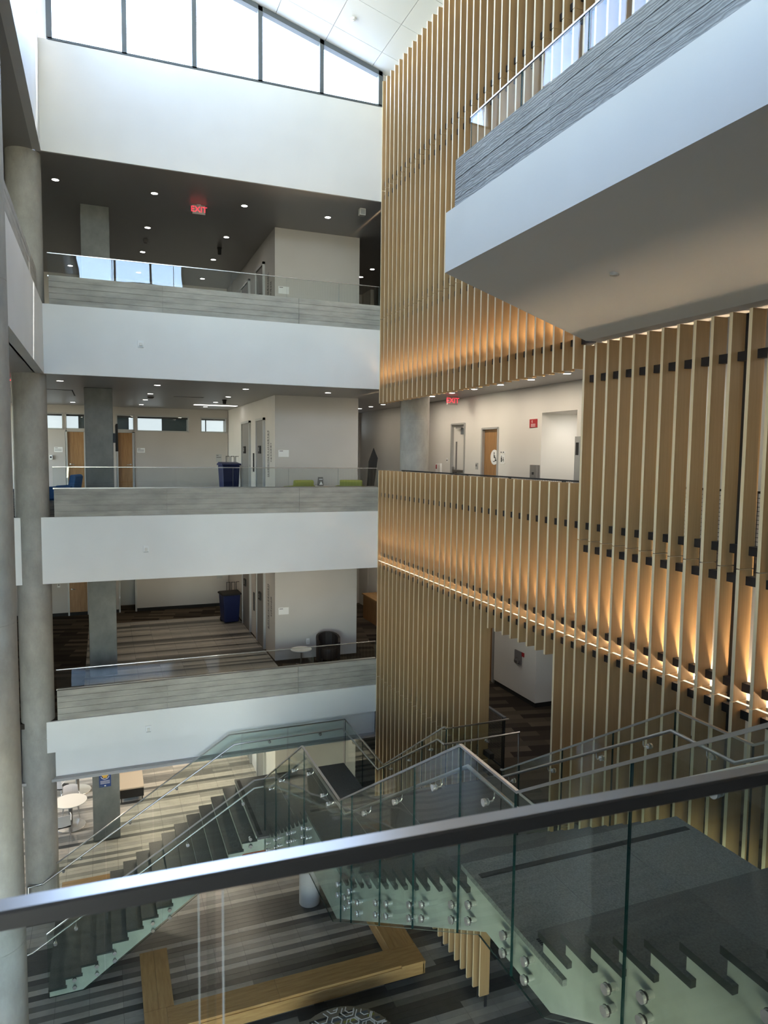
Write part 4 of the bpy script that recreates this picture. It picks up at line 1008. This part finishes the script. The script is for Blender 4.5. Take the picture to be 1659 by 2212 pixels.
def lounge(x, y, F, rz, m, label, group=None, back=.78, w=.72):
    t = thing('lounge_chair', (x, y, F), label, 'chair', group, rz)
    MB().box(-w/2+.02, w/2-.02, -.34, .30, .22, .43).build('seat', m, t, local=True, bevel=.03)
    MB().prism([(.20, .30), (.36, .30), (.44, back-.05), (.40, back), (.31, back)], 'x', -w/2+.02, w/2-.02).build('backrest', m, t, local=True, bevel=.03)
    for s in (-1, 1): MB().prism([(-.30, .26), (.32, .26), (.36, .60), (-.24, .56)], 'x', s*w/2-.05, s*w/2+.05).build('armrest', m, t, local=True, bevel=.025)
    for sx in (-1, 1):
        for sy in (-.28, .28): MB().cyl((sx*(w/2-.08), sy, .24), (sx*(w/2-.05), sy*1.1, 0), .018, 10, r2=.012).build('leg', 'steel', t, local=True)
    return t
def side_table(x, y, F, r, h, label, base='star'):
    t = thing('side_table', (x, y, F), label, 'table')
    MB().lathe([(0, h-.025), (r-.01, h-.025), (r, h-.012), (r, h), (0, h)], (0, 0, 0), 40).build('tabletop', 'laminate', t, local=True)
    MB().cyl((0, 0, .03), (0, 0, h-.025), .022, 14).build('stem', 'steel', t, local=True)
    for k in range(4):
        a = k*R90+.3; MB().tube([(0, 0, .05), (r*.9*math.cos(a), r*.9*math.sin(a), .012)], .012, 6).build('foot', 'steel', t, local=True)
    return t
lounge(-.98, 19.7, F3, -R90-.25, 'blue_fabric', 'blue lounge chair behind the round column, third floor', back=.86)
lounge(4.95, 18.95, F3, math.pi+.15, 'green_fabric', 'olive green low chair left of the small table, third floor', back=.745, w=.60)
lounge(6.42, 18.95, F3, math.pi-.2, 'green_fabric', 'olive green low chair right of the small table, third floor', back=.745, w=.66)
side_table(5.70, 18.95, F3, .30, .565, 'small round white table between the green chairs, third floor')
t = thing('table_card', (5.60, 18.98, F3+.567), 'grey folded card standing on the third floor table', 'card')
MB().prism([(18.93, F3+.567), (18.945, F3+.567), (18.99, F3+.80), (18.98, F3+.81)], 'x', 5.52, 5.66).build('front_sheet', 'ink_grey', t)
MB().prism([(19.04, F3+.567), (19.05, F3+.567), (18.995, F3+.81), (18.985, F3+.80)], 'x', 5.52, 5.66).build('rear_sheet', 'ink_grey', t)
MB().prism([(5.54, F3+.60), (5.64, F3+.60), (5.59, F3+.70)], 'y', 18.928, 18.932).build('triangle_print', 'paper', t); B(5.54, 5.64, 18.955, 18.959, F3+.74, F3+.76).build('print_line', 'paper', t)
side_table(5.14, 19.32, F2, .30, .50, 'small round white table left of the dark armchair, second floor')
t = thing('tub_chair', (5.98, 19.45, F2), 'dark leather tub armchair in front of the elevator wall, second floor', 'chair')
pts = []
for k in range(13):
    a = math.radians(-25+k*230/12); pts.append((.35*math.cos(a), .33*math.sin(a)))
s = MB()
for k in range(12):
    (xa, ya), (xb, yb) = pts[k], pts[k+1]; f = .83
    ha = .60+.24*math.sin(math.pi*k/12)**.6; hb = .60+.24*math.sin(math.pi*(k+1)/12)**.6
    vs = [(xa, ya, .08), (xb, yb, .08), (xb*f, yb*f, .08), (xa*f, ya*f, .08), (xa*1.02, ya*1.02, ha), (xb*1.02, yb*1.02, hb), (xb*f, yb*f, hb-.01), (xa*f, ya*f, ha-.01)]
    s.add(vs, [(3, 2, 1, 0), (4, 5, 6, 7), (0, 1, 5, 4), (2, 3, 7, 6)]+([(3, 0, 4, 7)] if k == 0 else [])+([(1, 2, 6, 5)] if k == 11 else []))
s.build('shell', 'dark_leather', t, local=True, smooth=True)
MB().lathe([(0, .16), (.29, .16), (.30, .20), (.30, .40), (.27, .45), (0, .46)], (0, -.02, 0), 28).build('seat_cushion', 'dark_leather', t, local=True, smooth=True)
for sx in (-.24, .24):
    for sy in (-.2, .2): MB().cyl((sx, sy, .17), (sx, sy, 0), .02, 10).build('leg', 'black', t, local=True)
# television on the side of the square column
t = thing('television', (.34, 20.5, .38), 'thin black television mounted on the side of the square column, third floor', 'television')
B(.335, .385, 20.05, 21.15, .02, .74).build('panel', 'black_matte', t, bevel=.006); B(.27, .335, 20.4, 20.7, .25, .5).build('wall_mount', 'black', t)

# ground floor
def cafe_table(x, y, label, r=.44):
    t = thing('cafe_table', (x, y, F1), label, 'table')
    MB().lathe([(0, .715), (r-.02, .715), (r, .728), (r, .745), (0, .745)], (0, 0, 0), 48).build('tabletop', 'laminate', t, local=True)
    MB().cyl((0, 0, .03), (0, 0, .715), .055, 20).build('column', 'metal_door', t, local=True, smooth=True)
    MB().lathe([(0, .045), (.05, .045), (.39, .025), (.40, .015), (.40, 0)], (0, 0, 0), 48).build('base_plate', 'steel_bright', t, local=True, smooth=True)
cafe_table(-1.03, 21.3, 'round white cafe table beside the square column, ground floor')
cafe_table(-.92, 23.55, 'farther round cafe table half hidden by the white band, ground floor')
def shell_chair(x, y, rz, label):
    t = thing('shell_chair', (x, y, F1), label, 'chair', rz=rz)
    s = MB(); prof = []
    for k in range(7):
        u = k/6; prof.append((.20+.10*u*u*1.0, .44+.37*u))
    n = 8
    for k in range(6):
        for i in range(n):
            def P(i, k, o):
                a = (i/n-.5)*2; yy, zz = prof[k]; wv = .215-.02*(k/6)
                return (a*wv, yy-.05*a*a+o, zz-.02*a*a*(k == 6))
            vs = [P(i, k, 0), P(i+1, k, 0), P(i+1, k+1, 0), P(i, k+1, 0), P(i, k, .014), P(i+1, k, .014), P(i+1, k+1, .014), P(i, k+1, .014)]
            s.add(vs, [(0, 1, 2, 3), (7, 6, 5, 4), (0, 4, 5, 1), (3, 2, 6, 7), (0, 3, 7, 4), (1, 5, 6, 2)])
    s.build('backrest', 'shell', t, local=True, smooth=True)
    MB().prism([(-.21, -.20), (.21, -.20), (.23, .1), (.20, .22), (-.20, .22), (-.23, .1)], 'z', .425, .455).build('seat', 'black_matte', t, local=True, bevel=.01)
    for s_ in (-1, 1):
        for yy in (-.16, .17): MB().cyl((s_*.17, yy, .43), (s_*.23, yy*1.35, 0), .010, 8).build('leg', 'steel', t, local=True)
        MB().tube([(s_*.21, .20, .60), (s_*.24, .0, .66), (s_*.23, -.14, .66)], .014, 8).build('arm', 'shell', t, local=True)
shell_chair(-1.22, 20.58, math.pi+.15, 'white shell chair on the near side of the ground floor cafe table')
shell_chair(-1.05, 21.94, .05, 'white shell chair on the far side of the ground floor cafe table')
shell_chair(-1.42, 23.05, math.pi-.5, 'white shell chair at the farther cafe table, only its legs in view')
t = thing('ottoman_bench', (.68, 23.1, F1), 'beige topped bench with dark sides behind the square column, ground floor', 'bench')
B(.30, .98, 22.15, 24.5, F1+.16, F1+.42).build('base', 'black_matte', t); B(.29, .99, 22.13, 23.3, F1+.42, F1+.47).build('cushion', 'beige', t, bevel=.015); B(.29, .99, 23.31, 24.5, F1+.42, F1+.47).build('cushion', 'beige', t, bevel=.015)
for x in (.34, .94):
    for y in (22.2, 24.44): MB().cyl((x, y, F1), (x, y, F1+.16), .015, 8).build('leg', 'black', t)
t = thing('poster', (-.10, 20.19, -8.88), 'blue poster with a gold round emblem on the ground floor square column', 'poster')
B(-.25, .05, 20.188, 20.199, -9.08, -8.55).build('sheet', 'poster', t)
s = MB()
for k in range(6): a = k*math.pi/3; s.cyl((-.10+.052*math.cos(a), 20.188, -8.76+.052*math.sin(a)), (-.10+.052*math.cos(a), 20.185, -8.76+.052*math.sin(a)), .03, 12)
s.cyl((-.10, 20.188, -8.76), (-.10, 20.184, -8.76), .04, 16); s.build('emblem', 'gold', t)
s = MB().tube([(-.10+.105*math.cos(a), 20.187, -8.76+.105*math.sin(a)) for a in [math.radians(190+k*16) for k in range(11)]], .007, 6); s.build('emblem_ring', 'paper', t)
for k in range(3): B(-.22, .02, 20.185, 20.189, -8.915-k*.035, -8.905-k*.035).build('print_line', 'paper', t)
B(-.12, -.08, 20.185, 20.189, -9.06, -9.03).build('footer_mark', 'paper', t); B(-.24, -.17, 20.185, 20.189, -9.055, -9.035).build('footer_text', 'slate_print', t)

# oak benches
def plank(root, x0, x1, y0, y1, z0, z1, m): B(x0, x1, y0, y1, z0, z1).build('plank', m, root, bevel=.004)
ZB = F1+.45
t = thing('oak_bench', (3.2, 12.7, F1), 'large U-shaped oak bench on the tiled floor below the stairs', 'bench')
for k in range(4):
    y = 12.34+k*.1325
    for a, b in ((.90, 2.9), (2.9, 5.35)): plank(t, a+.002-(.37 if a == .90 else 0)*0, b-.002, y, y+.13, ZB-.05, ZB, 'oak')
MB().prism([(.51, 12.34), (.90, 12.34), (.90, 12.87), (.51, 12.87)], 'z', ZB-.05, ZB).build('corner_block', 'oak_y', t, bevel=.004)
MB().prism([(5.35, 12.30), (5.86, 12.30), (5.86, 12.87), (5.35, 12.87)], 'z', ZB-.05, ZB).build('corner_block', 'oak', t, bevel=.004)
for k in range(2): plank(t, .51+k*.265, .51+k*.265+.263, 12.872, 14.52, ZB-.05, ZB, 'oak_y')
for k in range(4): plank(t, 5.30+k*.14, 5.30+k*.14+.138, 12.872, 15.2, ZB-.05, ZB, 'oak_y')
B(.53, 5.84, 12.32, 12.36, ZB-.28, ZB-.05).build('front_apron', 'oak', t); B(.53, .57, 12.36, 14.5, ZB-.28, ZB-.05).build('side_apron', 'oak_y', t)
B(1.00, 1.04, 12.86, 14.5, ZB-.28, ZB-.05).build('side_apron', 'oak_y', t); B(5.30, 5.34, 12.86, 15.2, ZB-.28, ZB-.05).build('side_apron', 'oak_y', t)
B(5.82, 5.86, 12.32, 15.2, ZB-.28, ZB-.05).build('side_apron', 'oak_y', t); B(1.04, 5.30, 12.83, 12.87, ZB-.28, ZB-.05).build('rear_apron', 'oak', t)
B(.55, 1.02, 14.48, 14.52, ZB-.28, ZB-.05).build('end_apron', 'oak', t)
for x in (.7, 2.2, 3.7, 5.5): B(x-.1, x+.1, 12.5, 12.75, F1, ZB-.28).build('foot', 'black_matte', t)
for x, y in ((.78, 14.1), (5.58, 14.8)): B(x-.1, x+.1, y-.1, y+.1, F1, ZB-.28).build('foot', 'black_matte', t)
t = thing('oak_bench', (-.3, 17.5, F1), 'oak bench behind the foot of the stairs', 'bench')
for k in range(3): plank(t, -1.07, .6, 17.33+k*.12, 17.45+k*.12, ZB-.05, ZB, 'oak')
B(-1.05, .58, 17.35, 17.66, ZB-.26, ZB-.05).build('apron', 'oak', t)
for x in (-.9, .4): B(x-.1, x+.1, 17.4, 17.6, F1, ZB-.26).build('foot', 'black_matte', t)
lounge(3.62, 17.55, F1, .4, 'rust', 'terracotta chair mostly hidden behind the stair landing', back=.62)

# round hexagon-print ottoman at the lower edge
PC = (3.72, 10.88, F1); PR = .93
t = thing('round_ottoman', PC, 'round ottoman with a white hexagon line print at the bottom of the photo', 'ottoman')
MB().lathe([(PR-.06, .03), (PR, .06), (PR, .40), (PR-.015, .435), (PR-.05, .45), (0, .455)], (0, 0, 0), 64).build('body', 'taupe_print', t, local=True, smooth=True)
MB().lathe([(0, 0), (PR-.10, 0), (PR-.10, .035), (0, .035)], (0, 0, 0), 48).build('plinth', 'black_matte', t, local=True)
def in_disc(p, r): return p[0]*p[0]+p[1]*p[1] < r*r
rng = random.Random(3)
for row in range(-9, 10):                         # printed colour bands, clipped to the round top
    yy = row*.10; m = ['olive_print', 'slate_print', 'ink', 'taupe_print', 'slate_print'][row % 5]
    if m == 'taupe_print' or abs(yy) > PR-.12: continue
    half = math.sqrt((PR-.06)**2-(abs(yy)+.03)**2); x = -half
    while x < half-.08:
        ln = min(rng.uniform(.2, .5), half-x); B(x, x+ln, yy-.026, yy+.026, .4556, .4572).build('print_band', m, t, local=True); x += ln+rng.uniform(.05, .2)
hx = MB()
def hexring(cx, cy_, r, w=.010):
    for k in range(6):
        a0, a1 = math.pi/3*k, math.pi/3*(k+1)
        q = [(cx+rr*math.cos(a), cy_+rr*math.sin(a)) for rr, a in ((r-w, a0), (r+w, a0), (r+w, a1), (r-w, a1))]
        if all(in_disc(p, PR-.045) for p in q):
            hx.add([(p[0], p[1], .458) for p in q]+[(p[0], p[1], .4605) for p in q], [(3, 2, 1, 0), (4, 5, 6, 7), (0, 1, 5, 4), (1, 2, 6, 5), (2, 3, 7, 6), (3, 0, 4, 7)])
for q in range(-6, 7):
    for r in range(-6, 7):
        cx, cy_ = .27*q*.92, .27*(r*1.06+(q % 2)*.53)
        hexring(cx, cy_, rng.choice((.10, .125, .15)))
        if rng.random() < .5: hexring(cx+.05, cy_+.04, .085)
for k in range(46):                                # the print runs down the side
    a = 2*math.pi*k/46; r = PR+.001
    for (da, z0), (db, z1) in zip([(0, .06), (.055, .15), (.0, .25), (.055, .34)], [(.055, .15), (0, .25), (.055, .34), (0, .42)]):
        p = [(r*math.cos(a+da), r*math.sin(a+da), z0), (r*math.cos(a+db), r*math.sin(a+db), z1)]
        hx.tube(p, .006, 4)
tag(hx.build('hexagon_print', 'line_print', t, local=True), kind='stuff')
